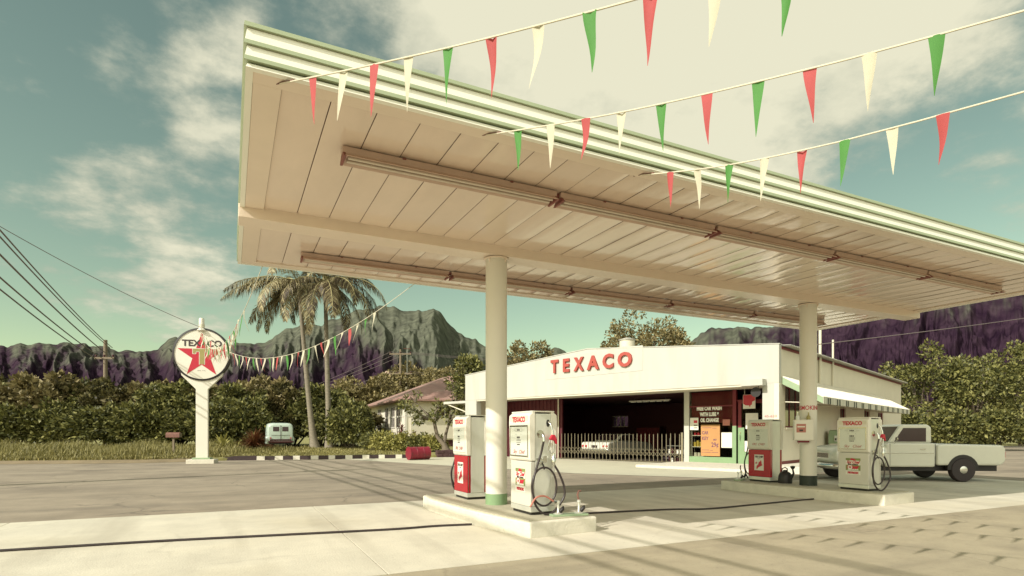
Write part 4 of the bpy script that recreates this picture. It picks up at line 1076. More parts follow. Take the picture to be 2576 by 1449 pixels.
for A, Bp, seq, st_, lab, sd in S:
    pennant_string(lab, cpts(A, Bp, POLE+Vector((0, 0, 4.3))), .385, .43, .095, seq, st_+.1, sd, stop={11: 4.6, 12: 4.0, 13: 3.1}[sd], gust=.5)
    h = MB(); d = (Bp-A).normalized(); h.tube([A-d*.10+Vector((0, 0, .01)), A+d*.20], .009, 6); h.cyl(A-d*.1, A-d*.1+Vector((0, 0, .03)), .014, n=8)
    o = h.build('soffit_hook', M['rust']); tag(o, 'rusty hook under the canopy front holding the %s' % lab.split(' hooked')[0], 'hook', 'hooks under the canopy')
def sagline(A, Bp, sag, n=40):
    return [Vector(A).lerp(Vector(Bp), i/n) - Vector((0, 0, 4*sag*(i/n)*(1-i/n))) for i in range(n+1)]
top = SP + Vector((0, 0, 6.40)) + Matrix.Rotation(-YAW+R(14), 3, 'Z') @ Vector((0, -.36, 0))
pennant_string('pennant string sagging from the round sign to the rear edge of the canopy', sagline(top, (3.55, CV1-.1, 4.70), 1.45), .47, .50, .15, 'rwgw', .35, 21, stop=18.9, gust=1.15)
pennant_string('pennant string rising steeply from the round sign to the canopy corner', sagline(top, (.55, CV1-.1, 4.70), 1.2), .44, .50, .15, 'wgwr', .3, 22, stop=17.2, gust=1.3)
t = thing('string_post', 'plain post beyond the forecourt holding the pennant strings', 'post', POLE)
mb = MB(); mb.cyl((0, 0, -.02), (0, 0, 4.32), .06, .045, n=12); mb.build('shaft', M['steel'], t, smooth=40)
mb = MB(); mb.lathe([(.16, -.01), (.16, .03), (.07, .06)], n=14); mb.build('foot', M['steel'], t)

# ------------------------------------------------------------------ vehicles
def wheel(parent, x, y, r=.34, w=.2, ax='y'):
    mb = MB(); T = Matrix.Translation((x, y, r)) @ Matrix.Rotation(R(90), 4, 'X')
    mb.lathe([(r*.62, -w/2), (r*.92, -w/2), (r, -w*.3), (r, w*.3), (r*.92, w/2), (r*.62, w/2)], n=24, M=T); o = mb.build('wheel', M['rubber'], parent, smooth=40)
    mb = MB(); mb.lathe([(r*.62, -w*.42), (r*.5, -w*.38), (r*.3, -w*.5), (.02, -w*.52)], n=20, M=T); mb.lathe([(r*.62, w*.42), (r*.5, w*.38), (r*.3, w*.5), (.02, w*.52)], n=20, M=T); mb.build('hub_cap', M['chrome'], o, smooth=40)
# pale panel van seen from behind; local +x is forward
vp = W(-16.75, 41.6, .30)
van = thing('panel_van', 'old pale mint panel van parked by the hedge, rear doors towards the road', 'van', vp, R(90)-YAW+R(27))
rings = []
for x, w_, zb, zt_ in ((-.02, .70, .62, 1.70), (0.0, .80, .52, 1.78), (.12, .86, .46, 1.86), (.5, .89, .44, 1.90), (2.2, .90, .44, 1.92), (2.7, .86, .46, 1.84), (3.1, .82, .5, 1.35), (3.9, .62, .55, 1.18), (4.3, .5, .6, 1.0)):
    rings.append(ellring(x, 0, (zb+zt_)/2, w_, (zt_-zb)/2, 5.5, 32))
mb = MB(); mb.loft(rings); body = mb.build('body', M['mint'], van, smooth=45)
for s in (-1, 1):
    mb = MB(); mb.loft([ellring(x, s*.84, .62, .16*k, .34*k, 3, 16) for x, k in ((.25, .3), (.35, .85), (.75, 1), (1.15, .8), (1.3, .25))]); mb.build('rear_fender', M['mint'], van, smooth=50)
    mb = MB(); mb.loft([ellring(x, s*.78, .66, .18*k, .36*k, 3, 16) for x, k in ((2.95, .3), (3.1, .85), (3.5, 1), (3.9, .8), (4.15, .25))]); mb.build('front_fender', M['mint'], van, smooth=50)
    mb = MB(); mb.box(-.032, .0, *sorted((s*.10, s*.52)), 1.28, 1.62); wd_ = mb.build('rear_window', M['darkglass'], van, bevel=.05)
    wheel(van, .75, s*.80, .36, .2); wheel(van, 3.5, s*.76, .36, .2)
    mb = MB(); mb.cyl((-.06, s*.68, .80), (-.0, s*.68, .80), .05, n=12); mb.build('tail_lamp', M['signred'], van)
    mb = MB(); mb.box(-.04, -.022, *sorted((s*.005, s*.018)), .62, 1.72); mb.box(-.038, -.02, *sorted((s*.015, s*.62)), .985, 1.0); mb.build('door_seam', M['ink'], van)
mb = MB(); mb.cyl((-.07, -.09, 1.12), (-.07, .0, 1.08), .014, n=8); mb.build('handle', M['chrome'], van)
mb = MB(); mb.box(-.22, -.10, -.86, .86, .46, .58); mb.box(-.12, .3, -.5, -.44, .48, .54); mb.box(-.12, .3, .44, .5, .48, .54); mb.build('bumper', M['brownred'], van, bevel=.03)
mb = MB(); mb.box(-.028, .02, -.72, .72, .60, .72); mb.build('rust_band', M['brownred'], van, bevel=.01)
mb = MB(); mb.box(2.1, 3.6, -.70, .70, .34, .46); mb.box(.1, 2.1, -.75, .75, .36, .46); mb.build('chassis', M['black'], van)

def prof_body(mb, pts, hw, M_=None): mb.prism(pts, -hw, hw, 'y', M_)
# white pickup beside the side wall; local +x is forward (towards screen left)
tk = thing('pickup_truck', 'white pickup truck parked nose left behind the shaded pumps', 'pickup truck', W(9.95, 18.5, 0), R(180)-YAW-R(3))
rings = []
for x, w_, zb, zt_ in ((0.0, .78, .62, .92), (-.06, .88, .55, 1.02), (-.3, .92, .50, 1.09), (-1.2, .93, .48, 1.15), (-1.55, .92, .45, 1.16)):
    rings.append(ellring(x, 0, (zb+zt_)/2, w_, (zt_-zb)/2, 5, 28))
mb = MB(); mb.loft(rings); mb.build('hood', M['carwhite'], tk, smooth=45)
mb = MB(); mb.prism([(-1.5, .45), (-1.5, 1.15), (-1.62, 1.18), (-2.95, 1.18), (-2.95, .45)], -.92, .92, 'y'); mb.build('cab', M['carwhite'], tk, bevel=.05)
mb = MB(); mb.prism([(-1.62, 1.17), (-1.98, 1.70), (-2.1, 1.75), (-2.8, 1.75), (-2.92, 1.68), (-2.93, 1.17)], -.80, .80, 'y'); mb.build('cab_top', M['carwhite'], tk, bevel=.06)
for s in (-1, 1):
    mb = MB(); mb.prism([(-1.80, 1.22), (-2.08, 1.64), (-2.75, 1.64), (-2.75, 1.22)], *sorted((s*.79, s*.806)), 'y'); mb.build('side_window', M['darkglass'], tk, bevel=.005)
    mb = MB(); mb.box(-2.65, -2.5, *sorted((s*.925, s*.945)), .98, 1.01); mb.build('door_handle', M['chrome'], tk)
    mb = MB(); mb.lathe([(.10, 0), (.085, .03), (.02, .05)], (0, 0, 0), 18, Matrix.Translation((-.04, s*.64, .80)) @ Matrix.Rotation(R(90), 4, 'Y')); mb.build('headlight', M['dial'], tk, smooth=50)
    for wx in (-.85, -3.75):
        wheel(tk, wx, s*.86, .37, .2)
        mb = MB(); mb.prism([(wx+.46*math.cos(a), .37+.46*math.sin(a)) for a in [i*math.pi/12 for i in range(13)]], *sorted((s*.80, s*.936)), 'y'); mb.build('wheel_arch', M['black'], tk)
    mb = MB(); mb.prism([(-3.0, .5), (-3.0, 1.12), (-3.25, 1.16), (-4.9, 1.12), (-5.0, 1.02), (-5.0, .62), (-4.85, .5)], *sorted((s*.80, s*.93)), 'y'); mb.build('bed_side', M['carwhite'], tk, bevel=.06)
for s in (-1, 1):
    mb = MB(); mb.box(-2.955, -2.945, *sorted((s*.915, s*.924)), .5, 1.16); mb.box(-1.62, -1.61, *sorted((s*.915, s*.924)), .5, 1.16); mb.build('door_seam', M['ink'], tk)
    mb = MB(); mb.box(-2.9, -.5, *sorted((s*.925, s*.938)), .86, .885); mb.build('trim_strip', M['chrome'], tk, bevel=.004)
    mb = MB(); mb.cyl((-1.75, s*.92, 1.16), (-1.72, s*1.06, 1.27), .01, n=6); mb.lathe([(.06, -.01), (.065, 0), (.05, .02)], (0, 0, 0), 14, Matrix.Translation((-1.72, s*1.08, 1.31)) @ Matrix.Rotation(R(90), 4, 'Y')); mb.build('mirror', M['chrome'], tk, smooth=50)
    mb = MB(); mb.box(-5.03, -4.99, *sorted((s*.72, s*.86)), .74, .92); mb.build('tail_lamp', M['signred'], tk)
mb = MB(); mb.box(-5.0, -3.0, -.8, .8, .55, .62); mb.box(-5.02, -4.97, -.8, .8, .62, 1.1); mb.build('bed', M['carwhite'], tk)
mb = MB(); mb.prism([(-1.66, 1.22), (-1.985, 1.67), (-2.0, 1.66), (-1.68, 1.21)], -.72, .72, 'y', Matrix.Translation((.02, 0, .01))); mb.build('windscreen', M['darkglass'], tk)
mb = MB(); mb.box(-.02, .02, -.5, .5, .70, .86); gr = mb.build('grille', M['chrome'], tk, bevel=.01)
mb = MB()
for z in (.73, .77, .81): mb.box(.02, .026, -.48, .48, z, z+.015)
mb.build('slots', M['black'], gr)
mb = MB(); mb.tube([(-.35, -.97, .47), (-.02, -.95, .47), (.12, -.78, .47), (.15, 0, .47), (.12, .78, .47), (-.02, .95, .47), (-.35, .97, .47)], .085, 10); mb.build('bumper', M['chrome'], tk, smooth=60)
mb = MB(); mb.box(-4.9, -.3, -.7, .7, .32, .5); mb.build('chassis', M['black'], tk)
# white sedan nose-in inside the garage; local +x is forward
sd = thing('sedan', 'white sedan inside the dark garage with its tail to the gate', 'car', B(-10.9, 3.0, .012), BRZ+R(90))
mb = MB(); mb.prism([(0, .42), (-.04, .62), (.0, .86), (.10, .95), (1.25, 1.0), (3.2, .98), (4.6, .84), (4.75, .6), (4.7, .35), (.2, .32)], -.93, .93, 'y'); mb.build('body', M['carwhite'], sd, bevel=.06)
mb = MB(); mb.prism([(1.0, .98), (1.6, 1.36), (1.8, 1.40), (2.75, 1.40), (3.35, .97)], -.74, .74, 'y'); mb.build('roof', M['carwhite'], sd, bevel=.06)
mb = MB(); mb.add([(1.06, -.66, 1.04), (1.06, .66, 1.04), (1.54, .6, 1.335), (1.54, -.6, 1.335), (1.02, -.66, 1.06), (1.02, .66, 1.06), (1.52, .6, 1.36), (1.52, -.6, 1.36)], [(0, 1, 2, 3), (4, 7, 6, 5), (0, 4, 5, 1), (1, 5, 6, 2), (2, 6, 7, 3), (3, 7, 4, 0)]); mb.build('rear_window', M['darkglass'], sd)
for s in (-1, 1):
    for yy in (.80, .58):
        mb = MB(); mb.lathe([(.075, 0), (.06, .02), (.015, .035)], n=16, M=Matrix.Translation((-.02, s*yy, .72)) @ Matrix.Rotation(-R(90), 4, 'Y')); mb.build('tail_lamp', M['signred'], sd, smooth=50)
    mb = MB(); mb.prism([(1.25, 1.02), (1.7, 1.34), (2.7, 1.34), (3.15, 1.02)], *sorted((s*.735, s*.75)), 'y'); mb.build('side_window', M['darkglass'], sd)
    wheel(sd, .95, s*.80, .33, .19); wheel(sd, 3.75, s*.80, .33, .19)
mb = MB(); mb.box(-.16, -.06, -.95, .95, .42, .56); mb.build('bumper', M['chrome'], sd, bevel=.03)
mb = MB(); mb.box(-.055, -.038, -.2, .2, .64, .78); mb.build('number_plate', M['ink'], sd)
# red oil drum lying on its side
dp = W(-5.15, 31.6, 0)
dr = thing('oil_drum', 'dented red steel drum lying on its side beside the kerb', 'drum', dp, -YAW+R(36))
mb = MB(); T = Matrix.Translation((0, 0, .365)) @ Matrix.Rotation(R(90), 4, 'Y')
mb.lathe([(.34, -.60), (.365, -.60), (.365, -.575), (.35, -.57), (.35, -.22), (.362, -.205), (.362, -.19), (.35, -.175), (.35, .175), (.362, .19), (.362, .205), (.35, .22), (.35, .57), (.365, .575), (.365, .60), (.34, .60), (.335, .585)], n=32, M=T)
mb.build('body', M['drumred'] if 'drumred' in M else M.setdefault('drumred', mat('drum_red', (.20, .008, .024), .45, var=.25, scale=5, bump=.2, bscale=5, col2=(.12, .02, .025), c2scale=3, c2lo=.55, c2hi=.65)), dr, smooth=35)
mb = MB(); mb.cyl((-.597, .12, .5), (-.57, .12, .5), .035, n=12); mb.build('bung', M['maroon'], dr)

# ------------------------------------------------------------------ mountains
def build_mountains():
    sk = [(-900, 770), (-500, 800), (-200, 845), (0, 872), (150, 858), (300, 880), (370, 885), (398, 880), (425, 858), (445, 850), (470, 842), (500, 850), (540, 868), (565, 873), (590, 862), (640, 866), (690, 846), (740, 820), (775, 811), (800, 815), (850, 800), (900, 778), (950, 768), (1000, 775), (1055, 779), (1090, 774), (1110, 789), (1150, 832), (1200, 862), (1230, 872), (1285, 890), (1330, 905), (1390, 880), (1420, 878), (1450, 895), (1500, 905), (1600, 900), (1680, 890), (1735, 862), (1760, 835), (1790, 819), (1850, 826), (1960, 816), (2100, 800), (2206, 770), (2400, 745), (2576, 735), (3000, 700), (3500, 720)]
    px = np.arange(-900, 3500, 2.0); sx = np.array([a for a, b in sk], float); sy = np.array([b for a, b in sk], float)
    rng = np.random.default_rng(5)
    def n1(x, seed):
        r = np.random.default_rng(seed).random(4096); i = np.floor(x).astype(int); f = x-i; f = f*f*(3-2*f)
        return r[i % 4096]*(1-f)+r[(i+1) % 4096]*f
    def n2(x, y, seed):
        r = np.random.default_rng(seed).random((256, 256)); i = np.floor(x).astype(int); j = np.floor(y).astype(int); f = x-i; g = y-j; f = f*f*(3-2*f); g = g*g*(3-2*g)
        a = r[i % 256, j % 256]; b = r[(i+1) % 256, j % 256]; c = r[i % 256, (j+1) % 256]; d = r[(i+1) % 256, (j+1) % 256]
        return (a*(1-f)+b*f)*(1-g)+(c*(1-f)+d*f)*g
    ys = np.interp(px, sx, sy) + (n1(px/23, 1)-.5)*10 + (n1(px/9, 2)-.5)*5 + (n1(px/60, 3)-.5)*8
    Yr = np.interp(px, [1450, 1760, 2200], [1700, 1150, 900])
    k = (px-HX)/FPX
    N = 90; t = np.linspace(0, 1, N+1)[None, :]
    PX = px[:, None]+0*t; H = ((HY-ys)/FPX*Yr)[:, None]
    Y = 480+(Yr[:, None]-480)*t
    warp = (n2(PX/80+40, t*3, 11)-.5)*95 + (n2(PX/30+40, t*7, 12)-.5)*34 + (n2(PX/11+40, t*16, 22)-.5)*9
    def ridged(x): return 1-np.abs(np.mod(x, 1)*2-1)
    rn = lambda w, tt, sd: 1-np.abs(2*n2((PX+warp*.6)/w+60, t*tt+3, sd)-1)
    f1 = rn(44, 1.1, 31)**1.3; f2 = rn(19, 2.2, 32); f3 = rn(105, .7, 33)
    rg = f3*.45+f1*.38+f2*.17
    env = np.sin(np.pi*np.clip(t, 0, 1)**.8)**.8
    z = H*t**1.55*(1 + (rg-.5)*np.interp(PX, [1600, 1900], [.34, .2])*(1-t**3)) + (n2(PX/5+50, t*36, 13)-.5)*9*env + (n2(PX/13+50, t*16, 14)-.5)*15*env
    z[:, 0] = -30
    Yd = Y - (rg-.45)*125*env
    back = np.stack([(k*Yr*1.25), Yr*1.25, -30+0*k], -1)
    X = k[:, None]*Yd
    C = np.stack([X*CC+Yd*SS, -X*SS+Yd*CC, z], -1)
    n, m = C.shape[:2]
    idx = np.arange(n*m).reshape(n, m)
    q = np.stack([idx[:-1, :-1], idx[1:, :-1], idx[1:, 1:], idx[:-1, 1:]], -1).reshape(-1, 4)
    B_ = np.stack([back[:, 0]*CC+back[:, 1]*SS, -back[:, 0]*SS+back[:, 1]*CC, back[:, 2]], -1)
    V = np.concatenate([C.reshape(-1, 3), B_]); bi = n*m+np.arange(n)
    q2 = np.stack([idx[:-1, -1], idx[1:, -1], bi[1:], bi[:-1]], -1)
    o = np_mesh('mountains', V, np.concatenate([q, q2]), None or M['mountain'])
    # cloud shadow painted dark purple on lower slopes; thin grass on upper faces and spurs
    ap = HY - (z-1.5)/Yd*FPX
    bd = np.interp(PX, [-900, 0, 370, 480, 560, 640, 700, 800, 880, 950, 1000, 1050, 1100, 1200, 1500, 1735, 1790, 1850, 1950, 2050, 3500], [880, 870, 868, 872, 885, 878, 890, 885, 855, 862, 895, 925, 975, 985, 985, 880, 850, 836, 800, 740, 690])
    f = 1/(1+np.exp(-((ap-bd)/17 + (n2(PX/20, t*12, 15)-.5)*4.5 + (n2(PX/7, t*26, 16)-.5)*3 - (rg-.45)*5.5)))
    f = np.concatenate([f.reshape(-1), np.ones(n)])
    a = o.data.attributes.new('cloud_shade', 'FLOAT', 'POINT'); a.data.foreach_set('value', f.astype(np.float32))
    o.data.polygons.foreach_set('use_smooth', [True]*len(o.data.polygons))
    tag(o, kind='structure')
def mountain_mat():
    m = bpy.data.materials.new('mountain_cover'); m.use_nodes = True; nt = m.node_tree; N = nt.nodes; L = nt.links; b = N['Principled BSDF']
    b.inputs['Roughness'].default_value = 1; b.inputs['Specular IOR Level'].default_value = 0
    at = N.new('ShaderNodeAttribute'); at.attribute_name = 'cloud_shade'
    tc = N.new('ShaderNodeTexCoord'); n = N.new('ShaderNodeTexNoise'); n.inputs['Scale'].default_value = .03; n.inputs['Detail'].default_value = 9; L.new(tc.outputs['Object'], n.inputs['Vector'])
    r1 = N.new('ShaderNodeValToRGB'); L.new(n.outputs[0], r1.inputs[0]); r1.color_ramp.elements[0].position = .3; r1.color_ramp.elements[1].position = .7
    r1.color_ramp.elements[0].color = (.062, .066, .050, 1); r1.color_ramp.elements[1].color = (.13, .138, .10, 1)
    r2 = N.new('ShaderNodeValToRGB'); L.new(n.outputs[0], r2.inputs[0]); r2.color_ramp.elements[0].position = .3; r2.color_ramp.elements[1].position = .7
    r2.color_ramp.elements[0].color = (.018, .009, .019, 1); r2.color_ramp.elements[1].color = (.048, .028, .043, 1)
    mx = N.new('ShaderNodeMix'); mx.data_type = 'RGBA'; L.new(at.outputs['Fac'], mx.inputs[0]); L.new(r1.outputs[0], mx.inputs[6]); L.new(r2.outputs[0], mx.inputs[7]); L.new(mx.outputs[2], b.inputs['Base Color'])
    n4 = N.new('ShaderNodeTexNoise'); n4.inputs['Scale'].default_value = .06; n4.inputs['Detail'].default_value = 8; L.new(tc.outputs['Object'], n4.inputs['Vector'])
    bp = N.new('ShaderNodeBump'); bp.inputs['Strength'].default_value = .6; bp.inputs['Distance'].default_value = 7.0; L.new(n4.outputs[0], bp.inputs['Height']); L.new(bp.outputs[0], b.inputs['Normal'])
    return m
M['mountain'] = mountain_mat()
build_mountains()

# ------------------------------------------------------------------ foliage tools
def leaves(name, centers, radii, per, L, w, m, parent, seed, droop=.25, up=.5, out_from=None, squash=.8):
    """leaf shaped faces in clumps round the given centres"""
    rg = np.random.default_rng(seed)
    c = np.repeat(np.asarray(centers, float), per, 0); rr = np.repeat(np.asarray(radii, float), per)
    n = len(c)
    d = rg.normal(size=(n, 3)); d /= np.linalg.norm(d, axis=1)[:, None]
    rad = rr*(.45+.6*rg.random(n)**.6)
    p = c + d*rad[:, None]*np.array([1, 1, squash])
    a = d*.8 + rg.normal(size=(n, 3))*.55; a[:, 2] -= droop
    if out_from is not None:
        o = c-np.asarray(out_from, float); o /= (np.linalg.norm(o, axis=1)[:, None]+1e-6); a += o*.6
    a /= np.linalg.norm(a, axis=1)[:, None]
    up_ = rg.normal(size=(n, 3))*.6; up_[:, 2] += up; up_ += d*1.1
    b = np.cross(a, up_); b /= (np.linalg.norm(b, axis=1)[:, None]+1e-6)
    s = (.65+.7*rg.random(n))[:, None]
    nn = np.cross(b, a)
    v = np.stack([p, p+a*L*s*.45+b*w*s*.5-nn*L*s*.06, p+a*L*s, p+a*L*s*.45-b*w*s*.5-nn*L*s*.06], 1).reshape(-1, 3)
    f = np.arange(n*4).reshape(n, 4)
    return np_mesh(name, v, f, m, parent)
def dome_centers(rx, ry, h, n, seed, zmin=.1, lump=.25, inner=.25):
    rg = np.random.default_rng(seed); out = []; rad = []
    ph = rg.random(6)*6.28
    while len(out) < n:
        d = rg.normal(size=3); d /= np.linalg.norm(d)
        if d[2] < -.55: continue
        th = math.atan2(d[1], d[0])
        k = 1 + lump*(.5*math.sin(3*th+ph[0])+.5*math.sin(5*th+ph[1]+3*d[2])+.6*math.sin(4*d[2]+2*th+ph[2]))*.6
        r = k*(1 if rg.random() > inner else rg.uniform(.45, .85))
        z = h*.5 + d[2]*r*h*.5
        if z < zmin: continue
        out.append((d[0]*r*rx, d[1]*r*ry, z)); rad.append(rg.uniform(.75, 1.25))
    return np.array(out), np.array(rad)
def branchy(mb, base, tips, r0, seed, bend=.15):
    rnd = random.Random(seed); base = Vector(base)
    for tip in tips:
        tip = Vector(tip); pts = []; n = 7
        side = Vector((rnd.uniform(-1, 1), rnd.uniform(-1, 1), .4))*(tip-base).length*bend
        for i in range(n+1):
            f = i/n; pts.append(base.lerp(tip, f)+side*math.sin(f*math.pi)*(.6+.4*f))
        mb.tube(pts, [r0*(1-.85*(i/n)) for i in range(n+1)], 7)
def shrub(label, loc, seed, rx, ry, h, n, per, L, w, m, crad=.42, group=None, nm='shrub', cat='shrub'):
    t = thing(nm, label, cat, loc, 0, group)
    c, r = dome_centers(rx, ry, h, n, seed)
    leaves('foliage', c, r*crad, per, L, w, m, t, seed, out_from=(0, 0, h*.35))
    mb = MB(); rnd = random.Random(seed)
    branchy(mb, (0, 0, -.3), [tuple(c[i]*.8) for i in range(0, len(c), max(1, len(c)//9))], .07*h/4, seed); mb.build('stems', M['trunk'], t)
    return t
def place(px, Y, z): return W((px-HX)/FPX*Y, Y, z)

HG = 'hedge shrubs behind the verge'
proto = [shrub('', (0, 0, -50), 31+i, 2.5, 2.3, 5.2, 84, 96, (.33, .30, .42)[i], (.18, .17, .25)[i], M[('leaf', 'leafdark', 'leaftree')[i]], (.50, .46, .58)[i], HG, 'hedge_shrub') for i in range(3)]
proto.append(shrub('', (0, 0, -50), 41, 2.0, 1.8, 3.2, 90, 60, .30, .17, M['leaf'], .45, HG, 'hedge_shrub'))
used = set()
hd = [  # px, Y, prototype, height scale, label
 (-80, 46, 0, 1.0, 'tall hedge shrub at the far left end of the hedge'), (20, 48, 1, 1.05, 'dark tall hedge shrub second from the left end of the hedge'), (110, 46, 2, 1.02, 'tall hedge shrub third from the left end of the hedge'),
 (200, 48, 0, 1.0, 'tall hedge shrub well left of the mailbox'), (290, 46.5, 1, .98, 'dark tall hedge shrub a little left of the mailbox'), (378, 48, 2, .93, 'tall hedge shrub behind and above the mailbox'),
 (452, 46, 0, .98, 'tall hedge shrub left of the round sign post'), (530, 48, 2, .96, 'tall hedge shrub right behind the round sign post'), (602, 46.5, 0, .92, 'tall hedge shrub between the sign post and the van'),
 (668, 48.5, 2, 1.02, 'tall hedge shrub behind the left side of the van'), (738, 49, 1, .97, 'dark tall hedge shrub behind the right side of the van'), (806, 48.5, 0, .94, 'tall hedge shrub behind the two palm trunks'),
 (868, 51, 2, .62, 'hedge shrub right of the palm trunks'),
 (40, 43, 3, .95, 'low front shrub near the far left end of the hedge'), (150, 43.5, 3, 1.0, 'low front shrub left of the leaning grass'), (260, 43, 3, .9, 'low front shrub further left than the mailbox'), (352, 43, 3, .98, 'low front shrub just left of the mailbox'),
 (425, 43.5, 3, .95, 'low front shrub directly behind the mailbox'), (540, 43, 3, .98, 'low front shrub right of the sign post'), (612, 44, 3, 1.05, 'low front shrub at the left side of the van'),
 (884, 42.5, 3, 1.0, 'rounded front shrub right of the palm trunks'), (850, 46, 3, .9, 'shrub in the gap between the palm trunks and the house')]
for i, (px, Y, k, s, lab) in enumerate(hd):
    loc = place(px, Y, .3)
    if k not in used: used.add(k); o = proto[k]; o.location = loc; o['label'] = lab
    else: o = dup(proto[k], loc, None, lab)
    o.rotation_euler.z = i*2.1; sx = .78 if px == 884 else random.Random(i).uniform(.9, 1.15); o.scale = (sx, sx, s)

# ------------------------------------------------------------------ broad trees
def tree(label, loc, seed, rx, h0, h1, n, per, L, w, m, crad, trunk_r, group=None, nm='broadleaf_tree', lean=(0, 0)):
    t = thing(nm, label, 'tree', loc, 0, group)
    c, r = dome_centers(rx, rx*.9, h1-h0, n, seed, zmin=-1, lump=.35, inner=.3); c[:, 2] += h0; c[:, 0] += lean[0]; c[:, 1] += lean[1]
    leaves('crown', c, r*crad, per, L, w, m, t, seed, out_from=(lean[0], lean[1], (h0+h1)/2-.5))
    mb = MB(); base = Vector((lean[0]*.5, lean[1]*.5, h0*.85))
    mb.tube([(0, 0, -.4), (lean[0]*.2, lean[1]*.2, h0*.3), (lean[0]*.35, lean[1]*.35, h0*.6), base], [trunk_r*1.4, trunk_r, trunk_r*.85, trunk_r*.75], 9)
    branchy(mb, base, [tuple(c[i]*.92+np.array([lean[0], lean[1], (h0+h1)/2])*.08) for i in range(0, len(c), max(1, len(c)//14))], trunk_r*.55, seed); mb.build('trunk', M['trunk'], t)
    return t
tree('large spreading tree standing above the service station roof', place(1622, 64, 0), 61, 5.3, 4.5, 13.9, 150, 90, .34, .19, M['leaftree'], .80, .35)
tree('smaller leafy tree above the left half of the station parapet', place(1332, 60, 0), 62, 2.6, 4.5, 10.4, 80, 80, .30, .17, M['leaftree'], .60, .2)
tree('slim tree top right of the big tree over the roof', place(1722, 66, 0), 63, 2.2, 4.0, 10.8, 60, 70, .30, .17, M['leaftree'], .55, .2)
tree('bushy tree between the wooden house and the station', place(1188, 47, .4), 64, 1.5, 2.5, 7.0, 60, 70, .30, .17, M['leaf'], .55, .16)
tree('far tree on the slope left of the house roof', place(900, 82, 1), 65, 5.0, 1.5, 7.4, 90, 60, .5, .3, M['leaftree'], .9, .25, 'trees on the slope behind the house')
tree('far tree on the slope behind the house ridge', place(972, 84, 1.5), 66, 4.8, 2, 8.0, 90, 60, .5, .3, M['leaftree'], .9, .25, 'trees on the slope behind the house')
tree('highest far tree on the slope behind the power pole', place(1050, 90, 2), 67, 4.8, 2, 9.0, 90, 60, .5, .3, M['leaftree'], .9, .25, 'trees on the slope behind the house')
tree('far tree on the slope showing over the right end of the house roof', place(1128, 80, 2), 68, 3.6, 3, 7.8, 80, 60, .45, .26, M['leaftree'], .8, .25, 'trees on the slope behind the house')
for i, (px, Y, r, h, lab) in enumerate([(2330, 62, 4.2, 9.5, 'broad tree beyond the far right end of the station wall'), (2450, 58, 3.6, 8.2, 'rounded tree right of the station, second beyond its end'), (2570, 64, 4.6, 11, 'tall tree at the far right edge of the view')]):
    tree(lab, place(px, Y, 0), 70+i, r, 1.8, h, 90, 70, .36, .2, M['leaf'], .75, .25, 'trees right of the station')
for i, (px, Y, lab) in enumerate([(2290, 50, 'low shrub by the far corner of the station wall'), (2400, 46, 'low shrub right of the station, nearer the truck'), (2510, 48, 'low shrub at the far right of the lot')]):
    o = dup(proto[3], place(px, Y, 0), i*1.3, lab); o['group'] = 'shrubs right of the station'

# spreading garden tree in front of the house: bare forked limbs with leaf rosettes
def garden_tree():
    t = thing('garden_tree', 'low forked garden tree with pale trunk in front of the house', 'tree', place(1121, 37, .2))
    rnd = random.Random(12); tips = []
    mb = MB()
    def P2(px, py, dy=0.0):
        w = P(px, py, 37+dy); return w - t.location
    fork = P2(1100, 1098); f2 = P2(1092, 1060)
    mb.tube([P2(1122, 1134), P2(1117, 1118), fork, f2], [.30, .17, .13, .10], 9)
    mb.tube([P2(1117, 1118), P2(1122, 1090, .3), P2(1130, 1062, .5)], [.13, .10, .07], 8)
    ends = [(1018, 1018, -.6), (1035, 1000, .4), (1050, 1030, -.8), (1060, 1052, -.4), (1078, 1040, .8), (1108, 1020, .6), (1140, 1020, .3), (1150, 990, .6), (1155, 1035, -.5), (1105, 1048, -.9), (1135, 1050, .6), (1165, 1010, .9), (1142, 968, .5)]
    ctr = []
    for i, (a, b, d) in enumerate(ends):
        p = P2(a, b, d); st = f2 if a < 1112 else P2(1130, 1062, .5)
        mid = st.lerp(p, .5)+Vector((rnd.uniform(-.15, .15), rnd.uniform(-.1, .1), rnd.uniform(-.25, .05)))
        mb.tube([st, mid, p], [.07, .05, .025], 6)
        for k in range(2): ctr.append(p+Vector((rnd.uniform(-.35, .35), rnd.uniform(-.35, .35), rnd.uniform(-.2, .25))))
    for a, b in ((1020, 985), (1035, 978), (1050, 982)):      # bare twigs over the roof
        mb.tube([P2(1045, 1012), P2((a+1042)/2, (b+1005)/2), P2(a, b)], [.03, .02, .01], 5)
    mb.build('trunk', M['trunk'], t, smooth=50)
    leaves('crown', [tuple(c) for c in ctr], [.30]*len(ctr), 44, .24, .12, M['leafbright' if False else 'leaf'], t, 5, droop=.35)
    return t
garden_tree()
shr = [(968, 39, .8, 1.1, 'leafbright', 'yellow green garden shrub left of the red leaved plants'), (1000, 38.6, .75, .95, 'leafbright', 'low yellow green garden shrub below the house wall'), (1030, 38.8, .8, 1.05, 'leafbright', 'yellow green garden shrub above the red drum'), (1062, 38.4, .8, .95, 'leaf', 'green garden shrub behind the red drum'), (1092, 38.0, .7, .9, 'leafbright', 'small garden shrub left of the forked tree trunk'), (945, 39.6, .8, 1.2, 'leaf', 'green garden shrub at the left end of the flower bed')]
for i, (px, Y, r, h, mm, lab) in enumerate(shr):
    shrub(lab, place(px, Y, .25), 90+i, r*1.15, r, h, 34, 40, .2, .09, M[mm], .26, 'garden shrubs by the house', 'garden_shrub')
